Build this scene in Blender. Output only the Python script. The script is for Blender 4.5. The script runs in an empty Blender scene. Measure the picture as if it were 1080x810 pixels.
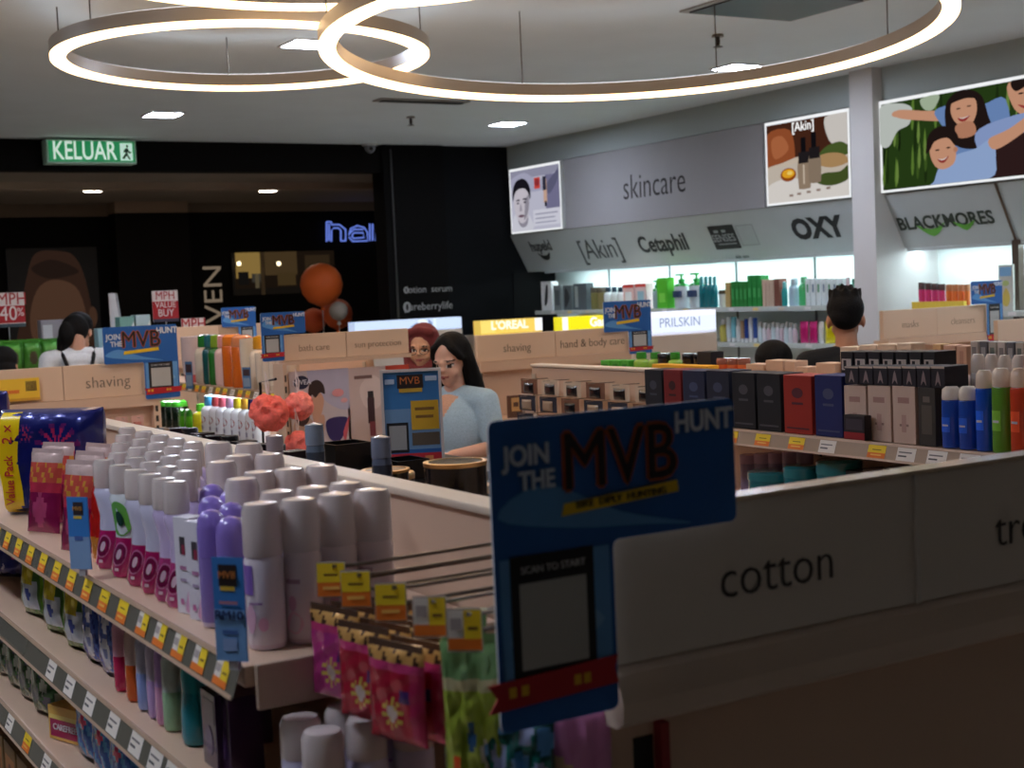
import bpy, bmesh, math, random
from mathutils import Vector, Matrix, Euler
random.seed(7)
PI = math.pi
D = bpy.data
SC = bpy.context.scene
COL = SC.collection
SC.view_settings.view_transform = 'Standard'
SC.view_settings.look = 'None'
SC.view_settings.gamma = 1.0
SC.view_settings.use_curve_mapping = False
SC.view_settings.exposure = 0.34
SC.cycles.use_denoising = True
SC.cycles.max_bounces = 6
SC.cycles.sample_clamp_indirect = 6.0

# ------------------------------------------------------------------ camera
FPX, YAW, PITCH, ROLL = 1495.0, .538, -.0664, -.0436
CF = Vector((math.sin(YAW)*math.cos(PITCH), math.cos(YAW)*math.cos(PITCH), math.sin(PITCH)))
_r = Vector((math.cos(YAW), -math.sin(YAW), 0)); _u = _r.cross(CF)
CR = math.cos(ROLL)*_r + math.sin(ROLL)*_u
CU = -math.sin(ROLL)*_r + math.cos(ROLL)*_u
CC = Vector((0, 0, 1.7))
cam = D.cameras.new('camera'); camo = D.objects.new('camera', cam); COL.objects.link(camo)
cam.sensor_width = 36; cam.lens = FPX/1080*36; cam.clip_start = .05; cam.clip_end = 100
camo.matrix_world = Matrix(((CR.x, CU.x, -CF.x, CC.x), (CR.y, CU.y, -CF.y, CC.y), (CR.z, CU.z, -CF.z, CC.z), (0, 0, 0, 1)))
SC.camera = camo
cam.dof.use_dof = True; cam.dof.focus_distance = 3.6; cam.dof.aperture_fstop = 7.0

def at(u, v, X=None, Y=None, Z=None, dist=None):
    """survey helper: the world point seen at photo pixel (u, v) on a known plane of the shop"""
    d = CF + (u-540)/FPX*CR - (v-405)/FPX*CU
    t = X/d.x if X is not None else Y/d.y if Y is not None else (Z-1.7)/d.z if Z is not None else dist
    return CC + t*d
def Yat(u, X, z=1.3):
    a, b = .2, 40.
    for _ in range(50):
        m = (a+b)/2; w = Vector((X, m, z))-CC
        if 540+FPX*w.dot(CR)/w.dot(CF) > u: a = m
        else: b = m
    return (a+b)/2
def Xat(u, Y, z=1.3):
    a, b = -20., 30.
    for _ in range(50):
        m = (a+b)/2; w = Vector((m, Y, z))-CC
        if 540+FPX*w.dot(CR)/max(w.dot(CF), .01) < u: a = m
        else: b = m
    return (a+b)/2

# ------------------------------------------------------------------ materials
def lin(c):
    return tuple(((x/255)/12.92 if x/255 <= .04045 else ((x/255+.055)/1.055)**2.4) for x in c[:3])
MATS = {}
def mat(kind):
    if kind in MATS: return MATS[kind]
    m = D.materials.new(kind); m.use_nodes = True; MATS[kind] = m
    nt = m.node_tree; N = nt.nodes; K = nt.links
    b = N['Principled BSDF']
    at_ = N.new('ShaderNodeAttribute'); at_.attribute_name = 'Col'
    if kind.startswith('emit'):
        s = float(kind.split('_')[1])
        N.remove(b); e = N.new('ShaderNodeEmission'); e.inputs['Strength'].default_value = s
        K.new(at_.outputs['Color'], e.inputs['Color']); K.new(e.outputs[0], N['Material Output'].inputs['Surface'])
        return m
    tc = N.new('ShaderNodeTexCoord'); nz = N.new('ShaderNodeTexNoise')
    K.new(tc.outputs['Object'], nz.inputs['Vector'])
    sc, amt, rough = {'matte': (9, .10, .65), 'gloss': (14, .06, .22), 'foil': (45, .12, .25), 'metal': (30, .05, .3), 'clear': (12, .04, .12),
        'laminate': (5, .05, .38), 'paint': (2.2, .06, .8), 'floor': (3, .15, .25), 'cloth': (160, .25, .9), 'skin': (60, .06, .5),
        'hair': (120, .4, .7), 'lightbox': (3, .02, .5), 'sponge': (70, .35, .9), 'darkpaint': (1.6, .3, .75)}[kind]
    nz.inputs['Scale'].default_value = sc; nz.inputs['Detail'].default_value = 3
    mr = N.new('ShaderNodeMapRange'); mr.inputs['To Min'].default_value = 1-amt; mr.inputs['To Max'].default_value = 1+amt
    K.new(nz.outputs['Fac'], mr.inputs['Value'])
    mx = N.new('ShaderNodeVectorMath'); mx.operation = 'SCALE'
    K.new(at_.outputs['Color'], mx.inputs[0]); K.new(mr.outputs[0], mx.inputs['Scale'])
    K.new(mx.outputs[0], b.inputs['Base Color'])
    b.inputs['Roughness'].default_value = rough
    if kind == 'darkpaint': b.inputs['Specular IOR Level'].default_value = .12
    if kind == 'hair': b.inputs['Specular IOR Level'].default_value = .2
    if kind == 'metal': b.inputs['Metallic'].default_value = 1
    if kind == 'gloss': b.inputs['Coat Weight'].default_value = .3
    if kind == 'clear': b.inputs['Transmission Weight'].default_value = .3; b.inputs['IOR'].default_value = 1.35
    if kind == 'foil':
        b.inputs['Metallic'].default_value = .35; b.inputs['Coat Weight'].default_value = .5
    if kind == 'skin': b.inputs['Subsurface Weight'].default_value = .08
    if kind in ('foil', 'cloth', 'sponge', 'hair'):
        bp = N.new('ShaderNodeBump'); bp.inputs['Strength'].default_value = {'foil': .5, 'cloth': .3, 'sponge': 1, 'hair': .6}[kind]; bp.inputs['Distance'].default_value = .004
        K.new(nz.outputs['Fac'], bp.inputs['Height']); K.new(bp.outputs[0], b.inputs['Normal'])
    if kind == 'lightbox':
        K.new(mx.outputs[0], b.inputs['Emission Color']); b.inputs['Emission Strength'].default_value = .55
    return m

# ------------------------------------------------------------------ mesh builder
class MB:
    def __init__(s): s.v = []; s.f = []; s.c = []; s.sm = []
    def add(s, verts, faces, col, smooth=False, M=None):
        n = len(s.v)
        s.v += [(M @ Vector(p)) if M is not None else Vector(p) for p in verts]
        cols = col if isinstance(col, list) else [col]*len(faces)
        for f, c in zip(faces, cols):
            s.f.append([i+n for i in f]); s.c.append(lin(c)); s.sm.append(smooth)
        return s
    def box(s, x0, x1, y0, y1, z0, z1, col, M=None, bev=0.0, front=None):
        if bev > 0:
            bm = bmesh.new(); bmesh.ops.create_cube(bm, size=1)
            for v in bm.verts:
                v.co = Vector(((x0+x1)/2+v.co.x*(x1-x0), (y0+y1)/2+v.co.y*(y1-y0), (z0+z1)/2+v.co.z*(z1-z0)))
            bmesh.ops.bevel(bm, geom=bm.edges[:], offset=bev, segments=2, affect='EDGES', profile=.6)
            bm.verts.index_update()
            s.add([v.co.copy() for v in bm.verts], [[v.index for v in f.verts] for f in bm.faces], col, False, M); bm.free(); return s
        p = [(x0, y0, z0), (x1, y0, z0), (x1, y1, z0), (x0, y1, z0), (x0, y0, z1), (x1, y0, z1), (x1, y1, z1), (x0, y1, z1)]
        f = [(0, 3, 2, 1), (4, 5, 6, 7), (0, 1, 5, 4), (1, 2, 6, 5), (2, 3, 7, 6), (3, 0, 4, 7)]
        return s.add(p, f, col if front is None else [col, col, front, col, col, col], False, M)
    def lathe(s, prof, cols, n=16, sx=1, sy=1, M=None, bend=None, cap=True):
        """prof: (r, z); cols: one colour per segment or one colour"""
        v = []; f = []; c = []
        for k, (r, z) in enumerate(prof):
            ox, oy = bend(z) if bend else (0, 0)
            for i in range(n):
                a = 2*PI*i/n; v.append((r*math.cos(a)*sx+ox, r*math.sin(a)*sy+oy, z))
        for k in range(len(prof)-1):
            for i in range(n):
                j = (i+1) % n; f.append((k*n+i, k*n+j, (k+1)*n+j, (k+1)*n+i)); c.append(cols[k] if isinstance(cols, list) else cols)
        if cap:
            f.append(tuple(range(n))[::-1]); c.append(cols[0] if isinstance(cols, list) else cols)
            f.append(tuple((len(prof)-1)*n+i for i in range(n))); c.append(cols[-1] if isinstance(cols, list) else cols)
        return s.add(v, f, c, True, M)
    def tube(s, pts, r, col, n=8, closed=False):
        pts = [Vector(p) for p in pts]; m = len(pts); v = []; f = []
        rr = r if isinstance(r, list) else [r]*m
        for i, p in enumerate(pts):
            t = (pts[(i+1) % m]-pts[i-1]) if closed else pts[min(i+1, m-1)]-pts[max(i-1, 0)]
            t.normalize(); a = t.orthogonal() if abs(t.z) > .95 else t.cross(Vector((0, 0, 1)))
            a.normalize(); b = t.cross(a)
            for k in range(n):
                w = 2*PI*k/n; v.append(p+rr[i]*(math.cos(w)*a+math.sin(w)*b))
        for i in range(m if closed else m-1):
            for k in range(n):
                l = (k+1) % n; j = (i+1) % m; f.append((i*n+k, i*n+l, j*n+l, j*n+k))
        if not closed: f += [tuple(range(n)), tuple((m-1)*n+k for k in range(n))[::-1]]
        return s.add(v, f, col, True)
    def ball(s, c, rx, ry, rz, col, n=16, m=10, M=None):
        v = []; f = []
        for i in range(m+1):
            t = PI*i/m
            for k in range(n):
                a = 2*PI*k/n; v.append((c[0]+rx*math.sin(t)*math.cos(a), c[1]+ry*math.sin(t)*math.sin(a), c[2]-rz*math.cos(t)))
        for i in range(m):
            for k in range(n):
                l = (k+1) % n; f.append((i*n+k, i*n+l, (i+1)*n+l, (i+1)*n+k))
        return s.add(v, f, col, True, M)
    def prism(s, poly, t, col, M=None, side=None):
        """poly in local x,z at y=-t (front) .. y=0; M places it"""
        n = len(poly); v = [(x, -t, z) for x, z in poly]+[(x, 0, z) for x, z in poly]
        f = [tuple(range(n)), tuple(range(n, 2*n))[::-1]]+[(i, i+n, (i+1) % n+n, (i+1) % n) for i in range(n)]
        return s.add(v, f, [col, side or col]+[side or col]*n, False, M)
    def pillow(s, w, h, t, colfn, n=16, m=16, wrk=.0, flat=3.0, seed=0, M=None):
        """a filled pack: front faces -y, stands on z=0"""
        rnd = random.Random(seed); v = []; f = []; c = []
        ph = [rnd.uniform(0, 6.28) for _ in range(6)]
        for sgn in (-1, 1):
            for j in range(m+1):
                for i in range(n+1):
                    a = i/n*2-1; b = j/m*2-1
                    k = max(0, (1-abs(a)**flat))**.6*max(0, (1-abs(b)**flat))**.6
                    q = wrk*(math.sin(9*a+5*b+ph[0])+math.sin(13*b-6*a+ph[1])+.6*math.sin(21*a+ph[2]+4*b))*k
                    v.append((a*w/2*(1-.04*(1-b*b)), sgn*(t/2*k+q+.0008), (b+1)/2*h))
        N0 = (n+1)*(m+1)
        for side in (0, 1):
            for j in range(m):
                for i in range(n):
                    o = side*N0; q = (o+j*(n+1)+i, o+j*(n+1)+i+1, o+(j+1)*(n+1)+i+1, o+(j+1)*(n+1)+i)
                    f.append(q if side == 0 else q[::-1]); c.append(colfn((i+.5)/n, (j+.5)/m, side))
        rim = [j*(n+1) for j in range(m+1)], [j*(n+1)+n for j in range(m+1)]
        for j in range(m):
            a, b = rim[0][j], rim[0][j+1]; f.append((a, b, b+N0, a+N0)); c.append(colfn(0, j/m, 0))
            a, b = rim[1][j], rim[1][j+1]; f.append((a, a+N0, b+N0, b)); c.append(colfn(.99, j/m, 0))
        for i in range(n):
            f.append((i, i+N0, i+1+N0, i+1)); c.append(colfn(i/n, 0, 0))
            a = m*(n+1)+i; f.append((a, a+1, a+1+N0, a+N0)); c.append(colfn(i/n, .99, 0))
        return s.add(v, f, c, True, M)
    def mesh(s, name, material, off=Vector((0, 0, 0)), sharp=35):
        me = D.meshes.new(name)
        me.from_pydata([tuple(p-off) for p in s.v], [], s.f)
        ca = me.color_attributes.new('Col', 'FLOAT_COLOR', 'CORNER')
        buf = []
        for p, c in zip(me.polygons, s.c): buf += list((*c, 1.0))*len(p.vertices)
        ca.data.foreach_set('color', buf)
        me.polygons.foreach_set('use_smooth', s.sm)
        if any(s.sm): me.set_sharp_from_angle(angle=math.radians(sharp+10))
        me.materials.append(mat(material)); me.update()
        return me

OFF = {}
def thing(name, label=None, cat=None, loc=(0, 0, 0), group=None, kind=None):
    o = D.objects.new(name, None); COL.objects.link(o); o.location = loc; o.empty_display_size = .05
    tag(o, label, cat, group, kind); OFF[o.name] = Vector(loc); return o
def tag(o, label=None, cat=None, group=None, kind=None):
    for k, v in (('label', label), ('category', cat), ('group', group), ('kind', kind)):
        if v: o[k] = v
    return o
def build(name, mb, material, parent=None, loc=None, sharp=35):
    """link the builder's shapes as ONE mesh object; world coordinates in, parent's base taken off"""
    off = OFF[parent.name] if parent else Vector(loc) if loc is not None else Vector((0, 0, 0))
    o = D.objects.new(name, mb.mesh(name, material, off, sharp)); COL.objects.link(o)
    if parent: o.parent = parent; OFF[o.name] = off
    else: o.location = off; OFF[o.name] = off
    return o
def struct(name, mb, material): return tag(build(name, mb, material), kind='structure')
def dup(o, loc=None, rot=None, label=None, group=None, parent=None):
    c = o.copy(); COL.objects.link(c); c.parent = parent
    if loc is not None: c.location = loc
    if rot is not None: c.rotation_euler = rot
    if label: c['label'] = label
    if group: c['group'] = group
    for ch in list(o.children): dup(ch, parent=c)
    return c
class Kind:
    """one prototype, first placed itself, then copied with its parts"""
    def __init__(s, root): s.root = root; s.used = False
    def put(s, loc, rot, label, group=None):
        if not s.used:
            s.used = True; o = s.root; o.location = loc; o.rotation_euler = rot; o['label'] = label
            if group: o['group'] = group
            return o
        return dup(s.root, loc, rot, label, group)
ORD = ('first second third fourth fifth sixth seventh eighth ninth tenth eleventh twelfth thirteenth fourteenth fifteenth sixteenth seventeenth '
       'eighteenth nineteenth twentieth').split()

def frame(o, ux, uz):
    """matrix whose x runs along ux, z along uz and -y towards the viewer"""
    ux = Vector(ux).normalized(); uz = Vector(uz).normalized(); uy = uz.cross(ux)
    return Matrix(((ux.x, uy.x, uz.x, o[0]), (ux.y, uy.y, uz.y, o[1]), (ux.z, uy.z, uz.z, o[2]), (0, 0, 0, 1)))
def lettering(body, M, size, col, parent=None, material='matte', name='lettering', align='CENTER', bold=0, sx=1.0, shear=0.0, spacing=1.0, ext=.0008):
    """text as a flat mesh standing in M's x-z plane (M as given by frame())"""
    cu = D.curves.new('t', 'FONT'); cu.body = body; cu.size = size; cu.align_x = align; cu.align_y = 'CENTER'; cu.extrude = ext; cu.offset = bold; cu.shear = shear; cu.space_character = spacing
    cu.resolution_u = 3
    to = D.objects.new('t', cu); COL.objects.link(to)
    dg = bpy.context.evaluated_depsgraph_get(); me = D.meshes.new_from_object(to.evaluated_get(dg))
    COL.objects.unlink(to); D.objects.remove(to); D.curves.remove(cu)
    mb = MB(); T = M @ Matrix.Rotation(PI/2, 4, 'X') @ Matrix.Diagonal((sx, 1, 1, 1))
    mb.add([v.co.copy() for v in me.vertices], [list(p.vertices) for p in me.polygons], col, False, T); D.meshes.remove(me)
    if parent is None: return mb
    return build(name, mb, material, parent)
def ell(cx, cy, rx, ry, n=20, a0=0, a1=2*PI, rot=0):
    out = []
    for i in range(n):
        a = a0+(a1-a0)*i/(n-1 if a1-a0 < 6.28 else n); x, y = rx*math.cos(a), ry*math.sin(a)
        out.append((cx+x*math.cos(rot)-y*math.sin(rot), cy+x*math.sin(rot)+y*math.cos(rot)))
    return out
def blob(pts, n=4):
    """closed smooth outline through the points"""
    out = []; m = len(pts)
    for i in range(m):
        p0, p1, p2, p3 = (Vector(pts[(i+k-1) % m]) for k in range(4))
        for k in range(n):
            t = k/n; q = .5*((2*p1)+(p2-p0)*t+(2*p0-5*p1+4*p2-p3)*t*t+(3*p1-p0-3*p2+p3)*t**3); out.append((q.x, q.y))
    return out
def art(M, w, h, shapes, mb=None, step=.0003, start=.0006):
    """printed shapes, coordinates 0..1 across and 0..1 up, on a panel of w x h standing in M's x-z plane"""
    mb = mb or MB(); d = start
    for poly, col in shapes:
        poly = [(min(max(x, 0), 1)*w, min(max(y, 0), 1)*h) for x, y in poly]
        mb.add([(x, -d, z) for x, z in poly], [tuple(range(len(poly)))], col, False, M); d += step
    return mb
def rect(x0, y0, x1, y1): return [(x0, y0), (x1, y0), (x1, y1), (x0, y1)]
X_ = Vector((1, 0, 0)); Y_ = Vector((0, 1, 0)); Z_ = Vector((0, 0, 1))
def fY(o): return frame(o, X_, Z_)      # surface facing -Y
def fX(o): return frame(o, -Y_, Z_)     # surface facing -X

# ================================================================== THE ROOM
ZC, XW, YB = 3.245, 8.0, 13.3
WHITE = (226, 224, 220); CREAM = (218, 188, 160)
struct('floor', MB().box(-4, 9.5, -3, 20, -.1, 0, (176, 165, 150)), 'floor')
struct('ceiling', MB().box(-4, 9.5, -3, YB+.3, ZC, ZC+.1, (226, 234, 238)), 'paint')
NX = at(557, 287, Y=YB).x; ZS = 1.885            # lower edge of the sloping brand band
XN = 8.56                                         # back of the lit niche
def yw(u): return Yat(u, XW, 2.6)
y_p0, y_p1 = yw(903), yw(923)
mb = MB().box(XW, XN+.1, 2.5, YB, 3.0, ZC, (168, 178, 178))
struct('wall_right', mb.box(XN, XN+.1, 2.5, YB, 0, 3.0, (226, 236, 236)), 'paint')
# light bulkhead behind posters and the grey fascia
struct('trim_1', MB().box(XW+.02, XN, 2.5, YB, 2.29, 3.0, (160, 166, 168)), 'paint')
o = thing('fascia_board', 'grey fascia board reading skincare above the sloping brand band', 'sign', (XW, 10, 2.3))
yA, yB = yw(806), yw(597)
build('panel', MB().box(XW-.012, XW+.02, yA, yB, 2.292, 2.995, (158, 157, 160)), 'paint', o)
p = at(689, 195, X=XW-.013)
lettering('skincare', fX(p), .335, (30, 28, 30), o, sx=.88, bold=-.002)
# sloping brand band
def band(name, y0, y1):
    mb = MB(); x0, x1, z0, z1 = XW-.005, NX, 2.29, ZS
    v = [(x0, y0, z0), (x0, y1, z0), (x1, y1, z1), (x1, y0, z1), (XN, y0, z0), (XN, y1, z0), (XN, y0, z1), (XN, y1, z1)]
    mb.add(v, [(0, 1, 2, 3), (3, 2, 7, 6), (1, 5, 7, 2), (0, 3, 6, 4), (0, 4, 5, 1)], (176, 184, 186))
    return struct(name, mb, 'laminate')
band('trim_2', y_p1+.22, YB)
band('trim_3', 2.5, Yat(928, XW, 2.29))
struct('trim_4', MB().box(XW-.1, XN, Yat(923, XW-.1, 2.2), Yat(899, XW-.1, 2.2), 0, ZC, (206, 204, 204)), 'paint')   # white pillar
bd = Vector((NX-XW, 0, ZS-2.29)).normalized()
def band_sign(name, label, u, v, size, texts, bold=0, sx=1.0, cols=None, extra=None):
    # the point on the sloping band under this pixel
    d = at(u, v, dist=1)-CC; n = Vector((bd.z, 0, -bd.x)); t = (Vector((XW, 0, 2.29))-CC).dot(n)/d.dot(n); p = CC+t*d
    M = frame(p+Vector((-.004, 0, -.003)), -Y_, -bd)
    o = thing(name, label, 'sign', p)
    if extra: extra(o, M)
    for i, (t_, dx, dz, s_, c_) in enumerate(texts):
        lettering(t_, M @ Matrix.Translation((dx, 0, dz)), s_, c_, o, bold=bold, sx=sx)
    return o
DK = (34, 38, 40)
def hp(o, M): build('emblem', art(M @ Matrix.Translation((-.12, 0, -.13)), .24, .14, [(blob([(0, .7), (.3, .45), (.7, .45), (1, .7), (.75, .1), (.3, .1)]), (40, 46, 46))]), 'matte', o)
band_sign('brand_sign', 'small dark brand lettering with curved emblem at the dark-wall end of the brand band', 572, 263, .15, [('hupeld', 0, .04, .17, DK)], .004, .9, extra=hp)
band_sign('brand_sign', 'thin bracketed brand lettering on the brand band, second from the dark wall', 633, 263, .2, [('[Akin]', 0, 0, .31, (60, 66, 68))], 0, .95)
band_sign('brand_sign', 'bold rounded brand lettering below the word skincare on the brand band', 699, 257, .2, [('Cetaphil', 0, 0, .235, (44, 50, 54))], .006, .95)
def blk(o, M): build('emblem', art(M @ Matrix.Translation((-.3, 0, -.13)), .62, .26, [(rect(0, .05, .56, .95), (34, 36, 38)), (rect(.6, .12, .97, .9), (150, 156, 160)), (rect(.62, .16, .95, .86), (172, 180, 182)), (rect(.1, .68, .2, .78), (150, 155, 158)), (rect(.27, .68, .36, .78), (150, 155, 158)), (rect(.1, .22, .5, .27), (130, 135, 138))]), 'matte', o)
band_sign('brand_sign', 'black square emblem with pale outlined box on the brand band', 774, 249, .2, [('SENSES', -.14, -.01, .1, (150, 155, 158)), ('skin care', 0, -.2, .05, (90, 96, 98))], .001, 1.0, extra=blk)
band_sign('brand_sign', 'heavy black capital brand lettering on the band under the two-bottle poster', 862, 241, .2, [('OXY', 0, 0, .25, (26, 32, 34))], .012, 1.08)
def lf(o, M): build('emblem', art(M @ Matrix.Translation((-.5, 0, -.13)), 1.0, .15, [(blob([(.22, .8), (.36, .1), (.5, .8), (.36, .5)]), (96, 168, 60)), (blob([(.58, .8), (.68, .3), (.78, .8), (.68, .6)]), (96, 168, 60))]), 'matte', o)
band_sign('brand_sign', 'serif capital brand lettering with green leaves under the family poster', 996, 233, .16, [('BLACKMORES', 0, 0, .145, (48, 60, 52))], .004, 1.0, extra=lf)
# niche dividers and seams
for i, u in enumerate((951, 1073)):
    y = Yat(u, 8.2, 1.7); struct('trim_%d' % (5+i), MB().box(8.18, 8.24, y-.028, y+.028, 0, ZS+.01, (72, 58, 46)), 'laminate')
    struct('wall_niche_%d' % (1+i), MB().box(8.24, XN, y-.015, y+.015, 0, ZS, (214, 222, 226)), 'paint')
    if i: struct('trim_7', MB().add([(XW-.012, y-.012, 2.29), (XW-.012, y+.012, 2.29), (NX-.012, y+.012, ZS), (NX-.012, y-.012, ZS)], [(0, 1, 2, 3)], (84, 68, 50)), 'laminate')
for i, u in enumerate((643, 707, 777, 860, 987)):
    y = Yat(u, XN, 1.7); struct('trim_%d' % (9+i), MB().box(XN-.006, XN, y-.012, y+.012, .2, ZS, (60, 70, 72)), 'laminate')
# light strips under the band (cool white tubes)
for i, (a, b) in enumerate(((y_p1+.3, 12.75), (5.0, Yat(951, 8.2, 1.7)-.06), (Yat(951, 8.2, 1.7)+.08, y_p1-.06))):
    o = thing('strip_light', ('cool white strip light under the brand band above the skincare shelves', 'cool white strip light under the family poster section', 'short strip light beside the white pillar')[i], 'lamp', (8.32, (a+b)/2, ZS-.02))
    build('tube', MB().box(8.30, 8.34, a, b, ZS-.021, ZS-.008, (225, 246, 248)), 'emit_24', o)
    struct('trim_%d' % (22+i), MB().box(NX-.004, NX+.008, a-.1, b+.2 if i == 0 else b, ZS-.026, ZS-.0005, (176, 184, 186)), 'laminate')
    build('housing', MB().box(8.29, 8.35, a, b, ZS-.007, ZS-.001, (200, 200, 200)), 'metal', o)
# back wall: dark, with the wide opening to the mall
xo = at(396, 250, Y=YB+.2).x; xk = at(468, 250, Y=YB).x; ZO = 2.965
BLK = (6, 5, 5); DARKW = (10, 12, 15)
struct('wall_back', MB().box(xk, XN+.1, YB, YB+.2, 0, ZC, DARKW), 'darkpaint')
struct('wall_back_jamb', MB().box(xo, xk, YB-.06, YB+.2, 0, ZC, BLK), 'darkpaint')
struct('wall_back_header', MB().box(-4, xo, YB-.02, YB+.2, ZO, ZC, (10, 8, 7)), 'darkpaint')
struct('wall_left', MB().box(-4.1, -4, -3, 20, 0, ZC, (60, 55, 50)), 'paint')
struct('wall_front', MB().box(-4, 9.5, -3.1, -3, 0, ZC, (70, 62, 56)), 'paint')
struct('wall_corner', MB().box(8.0, 8.35, YB-.012, YB, 0, ZS, (16, 17, 18)), 'darkpaint')
x = at(411, 200, Y=YB).x
struct('trim_16', MB().box(x-.01, x+.01, YB-.066, YB-.06, 0, ZC-.05, (34, 30, 30)), 'laminate')
o = thing('wall_directory', 'white round icons and small lettering on the black jamb', 'sign', at(450, 315, Y=YB-.061))
for (u, v, tx, s_) in ((453, 305, 'lotion  serum', .1), (452, 323, 'pureberrylife', .11)):
    p = at(u, v, Y=YB-.062); lettering(tx, fY(p), s_, (150, 150, 150), o)
for (u, v, r) in ((428.5, 306, .035), (429.5, 324, .055)):
    p = at(u, v, Y=YB-.062)
    build('icon', art(fY(p-Vector((r, 0, r))), 2*r, 2*r, [(ell(.5, .5, .42, .5), (150, 150, 150)), (ell(.5, .5, .14, .32), (30, 28, 28))]), 'matte', o)

# ------------------------------------------------------------------ mall beyond the opening
YS = 18.0
struct('ceiling_mall', MB().box(-4, 11, YB+.2, YS+.2, 3.0, 3.1, (150, 138, 124)), 'paint')
struct('trim_17', MB().box(-4, 11, YB+1.6, YB+1.9, 2.93, 3.0, (170, 150, 132)), 'paint')
zt = 2.86
struct('wall_storefront', MB().box(-4, 11, YS, YS+.2, 0, 3.0, (11, 9, 8)), 'darkpaint')
xa, xb = at(120, 228, Y=YS-.3).x, at(196, 212, Y=YS-.3).x
struct('trim_18', MB().box(xa, xb, YS-.35, YS, 0, 2.86, (20, 16, 14)), 'darkpaint')
struct('trim_19', MB().box(xa, xb, YS-.36, YS, 2.86, 3.0, (150, 126, 106)), 'paint')
struct('trim_20', MB().box(-4, xa, YS-.06, YS, 2.84, 3.0, (110, 92, 76)), 'paint')
struct('trim_21', MB().box(xb, 11, YS-.06, YS, 2.88, 3.0, (120, 104, 88)), 'paint')
for i, (lx, ly, nm) in enumerate(((4.206, 15.84, 'nearest the exit sign'), (6.269, 15.87, 'nearest the neon sign'), (2.1, 15.85, 'added unseen past the left edge'), (8.4, 15.85, 'added unseen behind the dark jamb'))):  # last two are added out of view to light the mall ceiling
    o = thing('ceiling_downlight', 'Small square downlight in the mall ceiling, '+nm, 'lamp', (lx, ly, 2.99), 'mall downlights')
    build('diffuser', MB().box(lx-.09, lx+.09, ly-.12, ly+.12, 2.985, 2.995, (255, 240, 222)), 'emit_30', o)
    build('rim', MB().box(lx-.11, lx+.11, ly-.14, ly+.14, 2.996, 3.0, (200, 195, 190)), 'matte', o)
# neon sign
o = thing('neon_sign', 'blue outlined neon sign reading hair on the dark shop front', 'sign', at(370, 245, Y=YS-.08))
Q = lambda u, v: at(u, v, Y=YS-.08)
for pts in ([(344.5, 234), (344.5, 255)], [(349.5, 255), (349.5, 243), (352, 240.5), (357, 240.5), (359.5, 243), (359.5, 254)], [(349.5, 234), (349.5, 237), (358, 237), (364.5, 242), (364.5, 254)], [(344.5, 234), (349.5, 234)], [(347, 236), (347, 254)], [(359.5, 254), (364.5, 254)],
            [(368, 248), (370, 241), (377, 238), (384, 240), (387.5, 245), (387.5, 254), (372, 254.5), (368, 250)], [(371, 249), (373, 245.5), (383, 245.5), (384, 250.5), (373, 251.5), (371, 249)], [(369, 246), (373, 242), (383, 242)],
            [(390, 236), (390, 254)], [(393, 236), (393, 254)], [(396.5, 240), (396.5, 254)], [(400, 241), (400, 254)], [(401, 241), (410, 241), (413, 245)]):
    build('letter_tube', MB().tube([Q(*q) for q in pts], .011, (104, 128, 222), 6), 'emit_0.8', o)
# face poster
o = thing('face_poster', 'dim brown poster of a face in profile beyond the left green packs', 'poster', at(60, 320, Y=YS-.1))
p = at(15, 372, Y=YS-.1); p2 = at(100, 262, Y=YS-.1); w, h = p2.x-p.x, p2.z-p.z
build('panel', MB().box(p.x-.02, p2.x+.02, YS-.1, YS-.002, p.z-.02, p2.z+.02, (16, 12, 11)), 'matte', o)
build('print', art(fY((p.x, YS-.1, p.z)), w, h, [(blob([(.1, .35), (.2, .75), (.32, .97), (.6, .98), (.75, .93), (.85, .75), (.92, .4), (.95, .15), (.9, 0), (.1, 0)]), (72, 50, 40)),
    (blob([(.2, .3), (.3, .6), (.5, .7), (.75, .62), (.85, .35), (.85, .05), (.3, .05)]), (110, 78, 60)), (ell(.93, .32, .05, .1), (96, 68, 52)), (blob([(.25, .82), (.5, .9), (.8, .78), (.6, .72), (.4, .72)]), (52, 38, 32))]), 'emit_0.3', o)
# vertical shop sign
o = thing('vertical_sign', 'pale vertical letters VEN on the dark shop front beside the lit window', 'sign', at(226, 310, Y=YS-.06))
M0 = frame(at(226, 310, Y=YS-.06), Z_, -X_)
lettering('VEN', M0, .36, (150, 132, 112), o, 'emit_0.45', sx=1.15)
# lit window of the shop across
o = thing('window_1', 'warm lit window with counters in the dark shop across the mall', 'window', at(285, 290, Y=YS-.04), kind='structure')
p = at(248, 312, Y=YS-.02); p2 = at(352, 264, Y=YS-.02); w, h = p2.x-p.x, p2.z-p.z
build('glass', art(fY((p.x, YS-.02, p.z)), w, h, [(rect(0, 0, 1, 1), (30, 22, 15)), (rect(.02, .4, .26, 1), (150, 122, 66)), (rect(.3, .45, .62, 1), (74, 58, 36)), (rect(.7, .45, .95, .9), (52, 40, 26)), (rect(.04, .25, .14, .55), (22, 20, 18)), (rect(.17, .3, .27, .5), (60, 56, 50)), (rect(0, 0, 1, .16), (24, 20, 16)), (rect(.42, .2, .6, .5), (70, 55, 32)), (rect(.2, .16, .24, .5), (90, 80, 60))]), 'emit_0.55', o)
build('frame', MB().box(p.x+.255*w, p.x+.285*w, YS-.05, YS-.03, p.z, p2.z, (120, 100, 70)).box(p.x-.03, p.x, YS-.05, YS-.03, p.z, p2.z, (30, 26, 22)), 'matte', o)
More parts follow.
